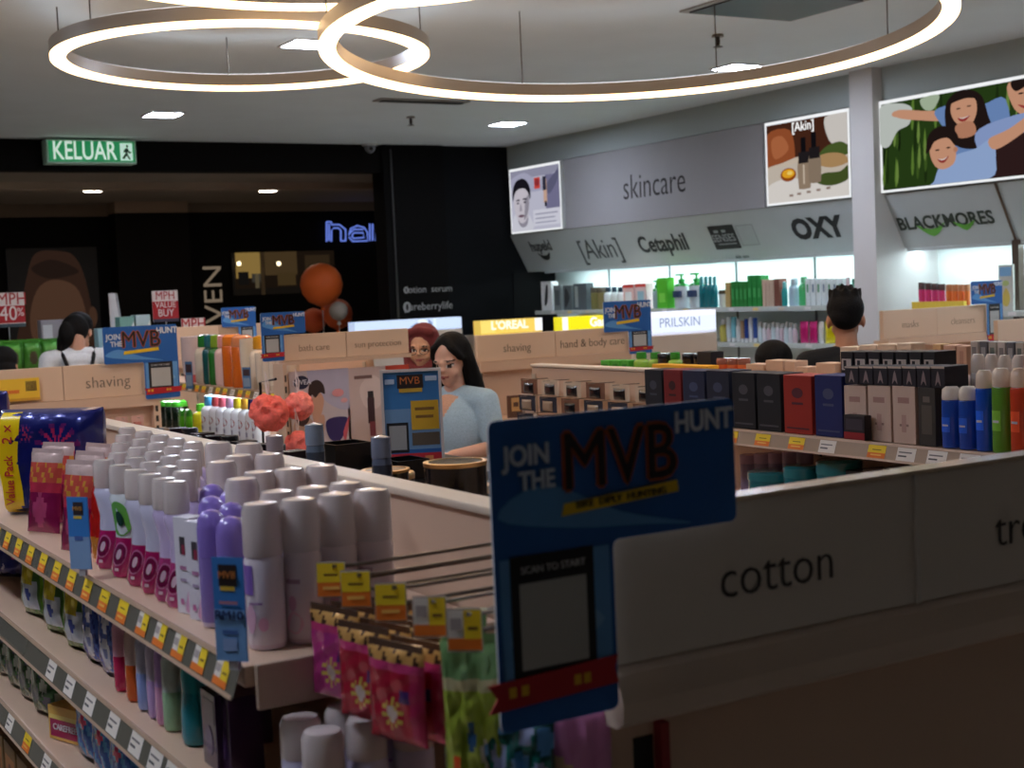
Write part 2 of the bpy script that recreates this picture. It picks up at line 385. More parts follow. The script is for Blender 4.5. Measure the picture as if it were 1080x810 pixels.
for i, (u, v, r) in enumerate(((147, 273, .035), (252, 278, .03), (294, 278, .03), (127, 291, .03))):
    p = at(u, v, Y=YS-.12)
    o = thing('spot_lamp', ('bright small spot lamp in the dark shop front left of the letters', 'tiny spot lamp at the near edge of the lit shop window', 'tiny spot lamp in the middle of the lit shop window', 'faint amber spot lamp beside the face poster')[i], 'lamp', p)
    build('bulb', MB().ball(p, r, r, r, ((255, 240, 205), (255, 235, 190), (255, 235, 190), (150, 96, 40))[i]), 'emit_2' if i < 3 else 'emit_0.5', o)
    build('holder', MB().tube([p+Vector((0, .04, 0)), p+Vector((0, .12, 0))], .02, (30, 30, 30)), 'matte', o)
# balloons (big orange disc-like balloons and a small grey one)
for i, (u, v, pr, col, lab) in enumerate(((339, 300, 22.5, (224, 98, 26), 'large orange balloon at the mall opening'), (356, 331, 16, (216, 88, 30), 'orange-red balloon below the large orange one'), (357, 328, 10, (158, 146, 132), 'small grey balloon before the orange-red balloon'), (331, 338, 13, (206, 84, 30), 'orange balloon low behind the promo topper'))):
    yy = (14.2, 14.5, 13.9, 14.9)[i]; p = at(u, v, Y=yy); r = pr*(p-CC).dot(CF)/FPX
    o = thing('balloon', lab, 'balloon', p-Vector((0, 0, r)), 'balloons at the mall opening')
    build('skin', MB().lathe([(.01, -r*1.05), (r*.25, -r*.98), (r*.62, -r*.8), (r*.92, -r*.4), (r, 0), (r*.92, r*.4), (r*.7, r*.72), (r*.4, r*.92), (.01, r)], col, 24, M=Matrix.Translation(p)), 'matte', o)
    build('knot', MB().lathe([(.03, -.04), (.012, 0), (.02, .02)], col, 8, M=Matrix.Translation(p-Vector((0, 0, r*1.05)))), 'gloss', o)
    build('string', MB().tube([p-Vector((0, 0, r*1.05)), Vector((p.x, p.y, .02))], .004, (200, 190, 180), 5), 'matte', o)
# KELUAR exit sign
p0 = at(50, 172, Y=13.1); p1 = at(143, 148, Y=13.1); w, h = p1.x-p0.x, p1.z-p0.z
o = thing('exit_sign', 'green KELUAR exit sign with running figure on the dark header', 'sign', (p0.x+w/2, 13.1, p0.z))
build('case', MB().box(p0.x, p1.x, 13.1, 13.28, p0.z, p1.z, (196, 232, 214), bev=.006), 'matte', o)
M0 = fY((p0.x, 13.099, p0.z))
build('face', art(M0, w, h, [(rect(.02, .07, .98, .93), (28, 128, 78)), (rect(.815, .13, .955, .87), (196, 232, 214))]), 'lightbox', o)
lettering('KELUAR', M0 @ Matrix.Translation((w*.415, -.004, h*.5)), .235, (216, 240, 226), o, 'lightbox', sx=.68, bold=.002)
fg = art(M0, w, h, [(ell(.895, .74, .014, .06), (24, 84, 56)), (blob([(.865, .62), (.9, .66), (.92, .52), (.945, .5), (.92, .42), (.895, .5), (.905, .36), (.93, .2), (.91, .18), (.885, .33), (.86, .2), (.835, .24), (.865, .4), (.875, .5), (.85, .45)], 3), (24, 84, 56))], start=.004)
build('running_figure', fg, 'matte', o)
# security camera
p = at(390, 153, Y=YB-.08)
o = thing('dome_camera', 'white dome security camera on the dark header', 'camera', p)
build('housing', MB().lathe([(.03, .06), (.075, .05), (.085, .01), (.08, -.01)], (190, 192, 196), 16, M=Matrix.Translation(p)), 'gloss', o)
build('dome', MB().ball(p-Vector((0, 0, .02)), .06, .06, .065, (120, 124, 130)), 'gloss', o)
build('lens', MB().ball(p-Vector((.01, .045, .04)), .022, .022, .022, (10, 10, 12)), 'gloss', o)

# ------------------------------------------------------------------ ceiling fittings
def ring(label, cx, cy, z, R, b=0, c=0, wires=()):
    o = thing('ring_pendant', label, 'lamp', (cx, cy, z))
    n = 96; W, HL, HB = .075, .02, .085
    T = Matrix.Translation((cx, cy, z)) @ Matrix(((1, 0, 0, 0), (0, 1, 0, 0), (b, c, 1, 0), (0, 0, 0, 1)))
    def loop(prof, col):
        v = []; f = []
        m = len(prof)
        for i in range(n):
            a = 2*PI*i/n
            for r, q in prof: v.append(((R+r)*math.cos(a), (R+r)*math.sin(a), q))
        for i in range(n):
            j = (i+1) % n
            for k in range(m):
                l = (k+1) % m; f.append((i*m+k, j*m+k, j*m+l, i*m+l))
        return MB().add(v, f, col, True, T)
    build('diffuser', loop([(-W, HL), (-W, .006), (-W+.008, 0), (-.008, 0), (0, .006), (0, HL)], (255, 210, 156)), 'emit_6', o, sharp=50)
    build('housing', loop([(-W-.002, HL+.0005), (.002, HL+.0005), (.002, HB), (-W-.002, HB)], (176, 164, 150)), 'laminate', o, sharp=30)
    build('added_uplight', loop([(-W+.01, HB+.0005), (-.01, HB+.0005), (-.01, HB+.004), (-W+.01, HB+.004)], (240, 240, 244)), 'emit_2.2', o, sharp=50)  # upward glow added to brighten the ceiling
    for a in wires:
        a = math.radians(a); q = T @ Vector(((R-.04)*math.cos(a), (R-.04)*math.sin(a), HB))
        build('wire', MB().tube([q, Vector((q.x, q.y, ZC))], .0035, (90, 84, 78), 5), 'metal', o)
    return o
ring('big glowing ring pendant lamp, largest of the ceiling rings', 3.977, 5.426, 2.815, 1.456, -.02, -.04, (80, 35, -10, 160, 215, 290))
ring('smaller glowing ring pendant overlapped by the big ring', 2.714, 7.14, 2.95, .969, -.01, -.01, (75, 158, 200, 330))
ring('glowing ring pendant mostly above the frame, crossing behind the smaller ring', 2.258, 4.972, 3.0, 1.14, 0, 0, (60, 170, 290))
def downlight(cx, cy, label, s=.255, power=96, col=(228, 236, 255)):
    o = thing('downlight', label, 'lamp', (cx, cy, ZC-.012), 'square ceiling downlights')
    build('diffuser', MB().box(cx-s/2, cx+s/2, cy-s/2, cy+s/2, ZC-.010, ZC-.004, col), 'emit_%g' % power, o)
    f = MB(); e = s/2; g = e+.015
    for a in ((-g, g, -g, -e), (-g, g, e, g), (-g, -e, -e, e), (e, g, -e, e)): f.box(cx+a[0], cx+a[1], cy+a[2], cy+a[3], ZC-.014, ZC-.001, (210, 210, 208))
    build('rim', f, 'matte', o)
downlight(3.61, 11.38, 'square downlight by the KELUAR exit sign')
downlight(6.88, 11.40, 'square downlight nearest the dark corner wall')
downlight(6.82, 8.06, 'square downlight between the big ring and the two-bottle poster')
downlight(3.48, 8.06, 'square downlight seen through the smaller ring')
for x, y, nm in ((.2, 8.06, 'above the far left packs'), (.2, 5.6, 'above the far left aisle'), (6.8, 4.72, 'above the aisle by the family poster'), (-.45, 2.1, 'above the near left aisle'), (-.45, 4.0, 'half way along the left aisle'), (3.5, 2.9, 'above the dark cartons'), (6.8, 1.9, 'above the near end of the wall shelves')):
    downlight(x, y, 'added unseen square downlight, '+nm)  # out of view, added to brighten the ceiling and the near-left goods
def sprinkler(u, v, label):
    p = at(u, v, Z=ZC-.01); o = thing('sprinkler', label, 'sprinkler', p, 'ceiling sprinklers')
    build('escutcheon', MB().lathe([(.04, -.006), (.035, .008)], (150, 140, 130), 12, M=Matrix.Translation(p)), 'metal', o)
    build('nozzle', MB().lathe([(.012, 0), (.014, -.04), (.01, -.06), (.03, -.066), (.03, -.07)], (60, 54, 50), 10, M=Matrix.Translation(p)), 'metal', o)
sprinkler(433, 124, 'ceiling sprinkler above the dome camera'); sprinkler(757, 38, 'ceiling sprinkler inside the big ring')
def vent(u, v, sx, sy, label):
    p = at(u, v, Z=ZC); o = thing('ceiling_vent', label, 'vent', p)
    build('frame', MB().box(p.x-sx, p.x+sx, p.y-sy, p.y+sy, ZC-.012, ZC-.001, (150, 145, 140)), 'laminate', o)
    build('louvre', MB().box(p.x-sx+.04, p.x+sx-.04, p.y-sy+.04, p.y+sy-.04, ZC-.02, ZC-.0125, (34, 31, 29)), 'laminate', o)
    return o
vent(818, 4, .42, .34, 'dark ceiling vent inside the big ring'); vent(445, 106, .4, .08, 'slim dark ceiling vent behind the big ring')
w_ = D.worlds.new('shop_air'); SC.world = w_; w_.use_nodes = True
w_.node_tree.nodes['Background'].inputs['Color'].default_value = (.03, .032, .035, 1); w_.node_tree.nodes['Background'].inputs['Strength'].default_value = .6

# ================================================================== SHELVING
LAM = (208, 176, 150)
def gondola(label, x_lip, x_back, y0, y1, decks, ztop, sgn=1, thick=.035, double=None, tags=None, rail=(112, 108, 96), name='gondola_shelving', yfront=None):
    """a run of shelving along Y whose open face looks to -X (sgn=1); decks: z of each deck top, x of its lip"""
    o = thing(name, label, 'shelving', (x_back, (y0+y1)/2, 0))
    build('back_panel', MB().box(x_back, x_back+thick, y0, y1, .08, ztop, LAM, bev=.004), 'laminate', o)
    nb = max(1, round((y1-y0)/.75))
    for i in range(nb+1):
        if i == 0 and y0 < 1.4: continue
        y = y0+.02+(y1-y0-.04)*i/nb
        u = MB().box(x_back-.006, x_back, y-.014, y+.014, .1, ztop-.03, (190, 172, 152))
        for k in range(int((ztop-.2)/.05)): u.box(x_back-.0068, x_back-.006, y-.005, y+.005, .15+k*.05, .175+k*.05, (30, 26, 22))
        build('upright', u, 'laminate', o)
    build('plinth', MB().box(x_lip+.03, x_back, y0, y1, 0, .1, (120, 110, 98)), 'laminate', o)
    for k, (z, xl, ya, yb) in enumerate(decks):
        s = build('shelf', MB().box(xl+.012, x_back-.007, ya, yb, z-.028, z, LAM, bev=.003), 'laminate', o)
        M = frame((xl-.0065, yb, z-.040), -Y_, Vector((.35, 0, 1)))
        build('price_rail', MB().add([(0, 0, 0), (yb-ya, 0, 0), (yb-ya, 0, .047), (0, 0, .047), (0, -.003, .0), (yb-ya, -.003, 0), (yb-ya, -.003, .006), (0, -.003, .006)], [(0, 1, 2, 3), (4, 5, 6, 7), (0, 1, 5, 4)], [rail, LAM, LAM], M=M)
              .add([(0, -.003, .041), (yb-ya, -.003, .041), (yb-ya, -.003, .048), (0, -.003, .048), (0, 0, .048), (yb-ya, 0, .048)], [(0, 1, 2, 3), (3, 2, 5, 4)], LAM, M=M), 'gloss', s)
        if tags:
            for (t, w, style) in tags(k, ya, yb):
                price_tag(M @ Matrix.Translation((yb-ya-t-w, -.0008, .0065)), w, style, s)
    if double:
        for (z, xr, ya, yb) in double:
            s = build('shelf', MB().box(x_back+thick+.001, xr, ya, yb, z-.028, z, LAM, bev=.003), 'laminate', o)
    return o
YEL, ORA = (246, 208, 30), (238, 122, 30)
def price_tag(M, w, style, parent, h=.034):
    b = MB()
    b.add([(0, 0, 0), (w, 0, 0), (w, 0, h), (0, 0, h)], [(0, 1, 2, 3)], (236, 226, 214), M=M)
    if style == 'y':
        art(M, w, h, [(rect(0, 0, 1, .45), ORA), (rect(0, .42, 1, 1), YEL), (rect(.25, .62, .75, .68), (120, 80, 20)), (rect(.2, .2, .8, .3), (250, 190, 90))], b, start=.0004)
    elif style == 'h':
        art(M, w, h, [(rect(0, 0, 1, .3), ORA), (rect(.48, .28, 1, 1), YEL), (rect(.08, .5, .42, .8), (180, 165, 160)), (rect(.6, .5, .9, .58), (120, 80, 20))], b, start=.0004)
    else:
        art(M, w, h, [(rect(.1, .6, .8, .7), (120, 112, 108)), (rect(.1, .3, .55, .42), (90, 84, 82))], b, start=.0004)
    return build('price_tag', b, 'matte', parent)

def tags1(k, ya, yb):
    rnd = random.Random(11+k); out = []
    if k == 0:
        t = .03
        for i in range(16):
            out.append((t, .05, 'h' if t < .40 else 'y')); t += .108 if t > .35 else .088
            if t > yb-ya-.06: break
        return [(t_, w, s_) for (t_, w, s_) in out]
    if k == 1:
        return [(t, .05, 'y') for t in (.30, .37, .44, .51)]+[(t, .06, 'w') for t in (.62, .70, .80, .93, 1.08, 1.22, 1.36)]+[(t, .06, 'w') for t in (.06, .14, .22)]
    return [(.1+i*.17, .06, 'w' if i % 3 else 'y') for i in range(int((yb-ya)/.17)-1)]
YN = 1.695   # near end of the upper deck
GA = gondola('long cream shelving run of feminine care packs and bottles at the near left', .6, .98, 1.345, 4.25,
    [(1.240, .588, YN, 4.2), (1.035, .588, 1.35, 4.2), (.825, .588, 1.35, 4.2), (.55, .588, 1.35, 4.2)], 1.385, thick=.04,
    double=[(1.245, 1.38, 1.35, 4.2), (.9, 1.38, 1.35, 4.2)], tags=tags1)
build('end_bracket', MB().box(.612, .97, YN-.012, YN-.001, 1.183, 1.242, (196, 172, 150), bev=.003), 'laminate', GA)
build('top_cap', MB().box(.972, 1.028, 1.345, 4.25, 1.3852, 1.398, (214, 196, 176), bev=.004), 'laminate', GA)

GB = gondola('long cream shelving run of dark cartons behind the cotton bay', 2.66, 3.02, 1.55, 4.9,
    [(1.262, 2.65, 1.6, 3.72), (1.03, 2.65, 1.6, 4.85), (.75, 2.65, 1.6, 4.85)], 1.385, thick=.04, double=[(1.335, 3.42, 1.6, 4.9), (.95, 3.42, 1.6, 4.9)],
    tags=lambda k, ya, yb: [] if k else [(t, .062, s) for t, s in ((.02, 'w'), (.16, 'y'), (.32, 'y'), (.40, 'w'), (.58, 'y'), (.70, 'w'), (.80, 'w'), (.90, 'w'), (1.0, 'y'), (1.18, 'w'), (1.30, 'y'), (1.44, 'y'), (1.58, 'y'), (1.70, 'y'), (1.85, 'y'), (1.98, 'y'))], rail=(176, 148, 122))
build('top_cap', MB().box(3.012, 3.068, 1.55, 4.9, 1.3852, 1.396, (226, 208, 188), bev=.004), 'laminate', GB)
GC = gondola('far shelving run of orange and white wash bottles beyond the shaving header', 2.46, 2.84, 6.09, 8.6,
    [(1.262, 2.44, 6.1, 8.5), (.985, 2.44, 6.1, 8.5), (.7, 2.44, 6.1, 8.5)], 1.42, thick=.04,
    tags=lambda k, ya, yb: [] if k else [(.05+i*.11, .06, 'y' if i % 3 else 'w') for i in range(20)], rail=(150, 130, 100))
o = thing('shelf_light', 'cool strip light under the upper shelf of the far wash bottle run', 'lamp', (2.56, 7.2, 1.22))
build('tube', MB().box(2.50, 2.53, 6.2, 8.3, 1.215, 1.228, (232, 242, 250)), 'emit_16', o)
build('housing', MB().box(2.49, 2.54, 6.2, 8.3, 1.2285, 1.2335, (190, 190, 190)), 'metal', o)

def bay(label, x0, x1, y, ztop, words, zh=.17, depth=.4, tsize=.07, decks=(.95, .65), dark=False, side=True, ledge=True, slots=True, lh=.055, pcol=CREAM, tcol=(96, 84, 76), split=None, back=LAM, nm='shelving_bay'):
    """a shelving bay whose header and goods face -Y; the header board is split into named panels"""
    o = thing(nm, label, 'shelving', ((x0+x1)/2, y, 0))
    n = len(words); w = (x1-x0)/n
    for i, t in enumerate(words):
        h = build('header_panel', MB().box(x0+i*w+.0015, x0+(i+1)*w-.0015, y, y+.03, ztop-zh, ztop, pcol, bev=.002), 'laminate', o)
        if t:
            tx, dx = t if isinstance(t, tuple) else (t, 0)
            lettering(tx, fY((x0+(i+.5)*w+dx, y-.0012, ztop-zh*.55)), tsize, tcol, h, sx=.96, bold=-tsize*.014)
    if ledge: build('header_ledge', MB().prism([(0, 0), (x1-x0, 0), (x1-x0, lh), (0, lh)], .05, LAM, M=Matrix.Translation((x0, y+.03, ztop-zh-lh-.001))), 'laminate', o)
    build('back_panel', MB().box(x0, x1, y+.035, y+.06, .08, ztop-zh-.058, back), 'laminate', o)
    if side:
        s = MB().box(x0-.02, x0-.001, y-.06, y+.06, .08, ztop-zh-.01, LAM)
        build('upright', s, 'laminate', o)
        if slots:
            q = MB()
            for k in range(18): q.box(x0-.014, x0-.006, y-.0608, y-.06, ztop-zh-.09-k*.05, ztop-zh-.06-k*.05, (34, 28, 24))
            build('slot_strip', q, 'matte', o)
    for z in decks:
        s = build('shelf', MB().box(x0+.005, x1-.005, y-depth, y+.034, z-.03, z, LAM, bev=.003), 'laminate', o)
        build('price_rail', MB().box(x0+.005, x1-.005, y-depth-.006, y-depth-.001, z-.04, z+.002, (206, 190, 172)), 'gloss', s)
    return o
# nearest bay: cotton
HY = 1.275; hx = .877; hw = .472; hz = 1.443
CB = bay('near cream shelving bay under the cotton header board', hx, hx+4*hw, HY, hz, [('cotton', .005), ('treatment', Xat(1042, HY, 1.4)+.148-hx-1.5*hw), '', ''], zh=.164, decks=(.72, .42), tsize=.070, depth=.02, ledge=False, side=False, tcol=(66, 60, 56), pcol=(214, 204, 192))  # header more neutral than CREAM: its cool reflected light put into the colour
lp = [(-.0, 0), (-.012, .008), (-.014, .03), (-.004, .06), (.004, .07), (.03, .07), (.03, 0)]
lv = [(hx, HY+a, 1.208+b) for a, b in lp]+[(hx+4*hw, HY+a, 1.208+b) for a, b in lp]; nl = len(lp)
build('header_ledge', MB().add(lv, [tuple(range(nl))[::-1], tuple(range(nl, 2*nl))]+[(i, (i+1) % nl, (i+1) % nl+nl, i+nl) for i in range(nl)], (206, 186, 168)), 'laminate', CB)
build('panel_divider', MB().box(hx+hw-.003, hx+hw+.003, HY-.004, HY-.0005, hz-.164, hz+.001, (220, 214, 206)), 'gloss', CB)
build('header_cover', MB().box(hx, hx+4*hw, HY-.003, HY+.033, hz+.0005, hz+.006, (206, 186, 160)), 'gloss', CB)
x_ = hx+.045
build('corner_slot', MB().box(x_, x_+.028, HY+.034, HY+.0345, .9, 1.18, (20, 16, 15)), 'matte', CB)
build('red_trim', MB().box(x_+.03, x_+.042, HY+.02, HY+.034, .9, 1.195, (150, 40, 44)), 'matte', CB)
# shaving header, left
B1 = bay('cream shelving bay under the left shaving header', Xat(0, 7, 1.4)-.14, Xat(158.5, 7, 1.4), 7.0, 1.424, ['', 'shaving'], zh=.165, depth=.42, tsize=.08, decks=(.86, .6), side=False)
build('upright', MB().box(2.079, 2.115, 6.985, 7.06, .08, 1.25, LAM), 'laminate', B1)
q = MB()
for k in range(14): q.box(2.088, 2.102, 6.9842, 6.985, 1.17-k*.05, 1.2-k*.05, (34, 28, 24))
build('slot_strip', q, 'matte', B1)
# middle header
xa_, xb_ = Xat(503, 7, 1.4), Xat(663, 7, 1.4)
B2 = bay('cream shelving bay under the shaving and hand & body care headers', xa_, xb_, 7.0, 1.447, ['shaving', 'hand & body care'], zh=.15, depth=.42, tsize=.068, decks=(.98, .7))
# far header with posters
BY = 5.95
xa_, xb_ = Xat(296, BY, 1.5), Xat(431, BY, 1.5)
B3 = bay('cream end bay under bath care and sun protection headers with posters', xa_, xb_, BY, 1.541, ['bath care', 'sun protection'], zh=.115, lh=.018, depth=.05, tsize=.042, tcol=(140, 114, 98), decks=(.30,))
# right header
xa_, xb_ = Xat(931, 6.2, 1.45), Xat(1042, 6.2, 1.45)
B4 = bay('cream shelving bay with two-panel header beyond the man in black', xa_, xb_, 6.2, 1.475, ['masks', 'cleansers'], zh=.17, depth=.42, tsize=.062, decks=(1.13, .8), tcol=(150, 126, 108))
B5 = bay('cream header bay beyond the right end of the shelves', Xat(1052, 5.6, 1.4), Xat(1052, 5.6, 1.4)+1.0, 5.6, 1.40, ['', ''], zh=.15, depth=.42, decks=(1.1,))
# plain header behind the orange bottles
B6 = bay('plain cream header bay behind the orange wash bottles', Xat(178, 8.75, 1.5), Xat(282, 8.75, 1.5), 8.75, 1.555, ['', ''], zh=.2, depth=.1, decks=(.9,), side=False)

# ---- lit cosmetic counters along the far side
def lit_header(name, label, u0, v0, u1, v1, Y, base, shapes, texts, body=True):
    p = at(u0, v1, Y=Y); q = at(u1, v0, Y=Y); w, h = q.x-p.x, q.z-p.z
    o = thing(name, label, 'counter', (p.x+w/2, Y, 0))
    build('cabinet', MB().box(p.x, q.x, Y+.002, Y+.4, .06, p.z-.02, (206, 188, 172), bev=.006).box(p.x+.02, q.x-.02, Y+.04, Y+.36, 0, .06, (50, 46, 44)), 'laminate', o)
    b = build('lit_header', MB().box(p.x, q.x, Y+.01, Y+.16, p.z-.015, q.z, base, bev=.004), 'lightbox', o)
    build('print', art(fY((p.x, Y+.0095, p.z)), w, h, [(rect(0, 0, 1, 1), base)]+shapes), 'emit_1', o)
    for (t, fx, fz, s, c, bold) in texts: lettering(t, fY((p.x+w*fx, Y+.006, p.z+h*fz)), s, c, o, 'emit_1', bold=bold)
    return o
lit_header('cosmetic_counter', 'pale blue lit counter header under the dark jamb', 375, 334, 487, 351, 12.2, (196, 214, 246), [(rect(.73, 0, .755, 1), (214, 228, 250)), (ell(.62, .45, .06, .5), (225, 236, 252)), (blob([(.5, .2), (.58, .7), (.56, .3)]), (120, 140, 180)), (blob([(.68, .9), (.72, .5), (.69, .1)]), (130, 150, 190)), (rect(.1, .1, .4, .2), (170, 190, 226))], [])
lit_header('cosmetic_counter', 'yellow lit counter header with white capital lettering', 508, 335, 572, 352, 12.2, (232, 196, 92), [(rect(0, 0, .22, 1), (238, 208, 110)), (rect(.88, 0, 1, 1), (244, 248, 250))], [("L'OREAL", .46, .55, .115, (255, 250, 225), .004)])
lit_header('cosmetic_counter', 'bright yellow lit counter header half hidden by a promo topper', 594, 332, 641, 349, 11.2, (236, 222, 30), [(rect(0, 0, .12, 1), (245, 245, 240)), (rect(.62, 0, 1, 1), (226, 210, 60))], [('Gar', .78, .5, .12, (255, 255, 240), .004)])
PC = lit_header('cosmetic_counter', 'white lit counter header with thin spaced blue-grey capitals', 668, 326, 755.5, 353, 7.6, (222, 230, 252), [(rect(0, .75, 1, 1), (238, 240, 252))], [('PRILSKIN', .56, .45, .088, (132, 146, 176), 0)])

# ================================================================== GOODS, near left run
R90 = -PI/2          # fronts turned to -X
def lathe_good(name, cat, parts, n=16, sx=1, sy=1):
    """parts: (part name, [(r, z)...], colours, material[, bend])"""
    o = thing(name, None, cat)
    for q in parts: build(q[0], MB().lathe(q[1], q[2], n, sx, sy, bend=q[4] if len(q) > 4 else None), q[3], o)
    return Kind(o)
def printed(o, parent, r, z0, z1, shapes, sy=1, sx=1, a=.9, name='label', material='gloss', n=8, bend=None):
    """a label wrapped round a bottle front (-y), its print as flat shapes with a little relief"""
    b = MB(); d = .0006
    for poly, col in shapes:
        v = []
        xs = [p[0] for p in poly]
        # cut wide shapes into strips so they follow the curve
        k = max(1, int((max(xs)-min(xs))*n))
        if len(poly) == 4 and k > 1:
            x0, x1 = min(xs), max(xs); zs = [p[1] for p in poly]; y0, y1 = min(zs), max(zs)
            for i in range(k):
                q = [(x0+(x1-x0)*i/k, y0), (x0+(x1-x0)*(i+1)/k, y0), (x0+(x1-x0)*(i+1)/k, y1), (x0+(x1-x0)*i/k, y1)]
                vv = []
                for x, z in q:
                    t = (x-.5)*2*a; bx, by = bend(z0+(z1-z0)*z) if bend else (0, 0); vv.append(((r+d)*math.sin(t)*sx+bx, -(r+d)*math.cos(t)*sy+by, z0+(z1-z0)*z))
                b.add(vv, [(0, 1, 2, 3)], col, True)
        else:
            for x, z in poly:
                t = (x-.5)*2*a; bx, by = bend(z0+(z1-z0)*z) if bend else (0, 0); v.append(((r+d)*math.sin(t)*sx+bx, -(r+d)*math.cos(t)*sy+by, z0+(z1-z0)*z))
            b.add(v, [tuple(range(len(v)))], col, True)
        d += .0004
    return build(name, b, material, parent)

WB = lambda z: (.014*math.sin((z-.02)*26)*min(1, z*20), 0)
def wash_kind(top, low, accent, logo):
    o = thing('wash_bottle', None, 'bottle')
    pr = [(.001, 0), (.025, .001), (.029, .01), (.029, .055), (.0275, .07), (.025, .095), (.026, .12), (.0265, .135), (.021, .143)]
    build('body', MB().lathe(pr, [low]*4+[top]*4, 18, 1.0, .72, bend=WB), 'gloss', o)
    build('cap', MB().lathe([(.0205, .1435), (.022, .148), (.0212, .185), (.018, .192), (.001, .193)], (242, 230, 224), 16, 1, .8, bend=lambda z: WB(.1435)), 'clear', o)
    if accent: printed(o, o, .0277, .07, .135, [(blob([(.1, .2), (.5, .05), (.9, .25), (.85, .8), (.5, .95), (.15, .75)]), accent), (ell(.5, .5, .16, .2), (30, 60, 40))], .72, bend=WB, name='leaf_print')
    printed(o, o, .0292, .012, .062, [(ell(.5, .6, .3, .42), (214, 120, 170)), (ell(.5, .6, .25, .36), (120, 20, 70)), (ell(.5, .6, .1, .18), (236, 200, 220)), (rect(.42, .02, .58, .12), (230, 190, 210))], .72, bend=WB)
    return Kind(o)
LAV = (206, 204, 226); MAG = (176, 26, 96)
kw_plain = wash_kind(LAV, MAG, None, 1); kw_green = wash_kind((214, 220, 222), MAG, (104, 170, 70), 1); kw_lilac = wash_kind((204, 186, 224), (182, 60, 124), None, 1)
zS = 1.2405
gname = 'magenta wash bottles on the upper deck'
order = [kw_plain, kw_green, kw_plain, kw_plain, kw_lilac, kw_lilac]
for i, u in enumerate((117, 134, 151, 166, 181, 193)):
    X = .652; kw = order[i]
    kw.put((X, Yat(u, X, zS), zS), (0, 0, R90+.5), ('%s front wash bottle with magenta base, counted from the coral sachets%s' % (ORD[i].capitalize(), ', green leaf print' if i == 1 else '')), gname)
for r, X in enumerate((.705, .76, .815, .868)):
    for i, u in enumerate((126, 144, 161, 178, 196)):
        y = Yat(u+(r*3), X, 1.4)
        (kw_plain if i < 3 else kw_lilac).put((X, y, zS), (0, 0, R90+.5+.1*((i*7+r) % 3-1)), 'Wash bottle %s in the %s row behind the front magenta bottles' % (['next to the sachets', 'second from the sachets', 'in the middle', 'second from the white cartons', 'nearest the white cartons'][i], ('second', 'third', 'fourth', 'fifth')[r]), gname)
# white cartons
def carton(name, w, d, h, col, shapes, material='matte', bev=.0012, side=None):
    o = thing(name, None, 'box')
    build('box', MB().box(-w/2, w/2, -d/2, d/2, 0, h, col, bev=bev), material, o)
    if shapes: build('print', art(frame((-w/2, -d/2, 0), X_, Z_), w, h, shapes), material, o)
    return Kind(o)
kc = carton('wash_carton', .04, .03, .145, (226, 222, 232), [(rect(.36, .62, .7, .8), (60, 54, 60)), (rect(.5, .62, .7, .72), (150, 40, 70)), (rect(.34, .46, .74, .5), (180, 120, 160)), (rect(.34, .34, .72, .37), (170, 150, 180)), (rect(.3, .1, .5, .16), (206, 120, 170)), (blob([(.6, .05), (.95, .05), (.95, .3), (.75, .2)]), (214, 160, 196))])
for r, X in enumerate((.652, .70)):
    for i, u in enumerate((205, 218)):
        kc.put((X, Yat(u, .652, zS)-r*.002, zS), (0, 0, R90+.3), 'Tall white wash carton %s, %s' % (('nearer the magenta bottles', 'nearer the purple bottles')[i], ('front row', 'row behind')[r]), 'white wash cartons')
# purple dome-top bottles
kp = lathe_good('dome_bottle', 'bottle', [('body', [(.001, 0), (.019, .001), (.021, .008), (.021, .09), (.0208, .1)], [(214, 200, 226)]*2+[(150, 128, 204)]*2, 'gloss'), ('cap', [(.021, .1005), (.0212, .14), (.019, .155), (.012, .164), (.001, .167)], (146, 122, 208), 'gloss')], 18)
n_ = 0
for r, X in enumerate((.650, .698, .746)):
    for i, u in enumerate((229, 250)):
        kp.put((X, Yat(u, X, zS), zS), (0, 0, R90), 'Purple dome-top bottle %s, %s' % (('nearer the white carton', 'behind the blue price flag')[i], ('front row', 'second row', 'third row')[r]), 'purple dome-top bottles')
# white spray bottles with clear caps
def spray_kind(h, shapes, body=(226, 214, 222), low=(222, 200, 212)):
    o = thing('spray_bottle', None, 'bottle')
    build('body', MB().lathe([(.001, 0), (.024, .001), (.0262, .008), (.0262, h*.60), (.024, h*.63)], [low, low, body, body], 20), 'gloss', o)
    build('cap', MB().lathe([(.0255, h*.632), (.0262, h*.65), (.0258, h*.93), (.022, h*.985), (.001, h)], (240, 226, 222), 20), 'clear', o)
    build('nozzle', MB().lathe([(.012, h*.634), (.012, h*.8), (.008, h*.83), (.001, h*.84)], (236, 234, 238), 10), 'matte', o)
    if shapes: printed(o, o, .0264, .01, h*.58, shapes)
    return Kind(o)
ks1 = spray_kind(.196, [(rect(0, .62, .45, 1), (142, 108, 196)), (blob([(.1, .3), (.3, .5), (.5, .35), (.35, .12)]), (226, 180, 206)), (rect(.3, .5, .7, .53), (160, 120, 170)), (ell(.7, .25, .14, .09), (232, 170, 196))])
ks2 = spray_kind(.196, [(blob([(.2, .15), (.5, .35), (.8, .2), (.6, .05)]), (230, 180, 190)), (rect(.3, .7, .75, .76), (176, 140, 150)), (ell(.5, .45, .12, .1), (214, 160, 180))], (224, 206, 206), (214, 188, 190))
pts = [(283, .662, 0), (323, .715, 1), (361, .77, 1), (399, .825, 1), (300, .722, 0), (337, .775, 1), (372, .83, 1), (262, .735, 0), (280, .785, 0), (312, .835, 0), (345, .888, 1), (240, .79, 0), (258, .845, 0), (290, .892, 0), (236, .895, 0), (268, .93, 1)]
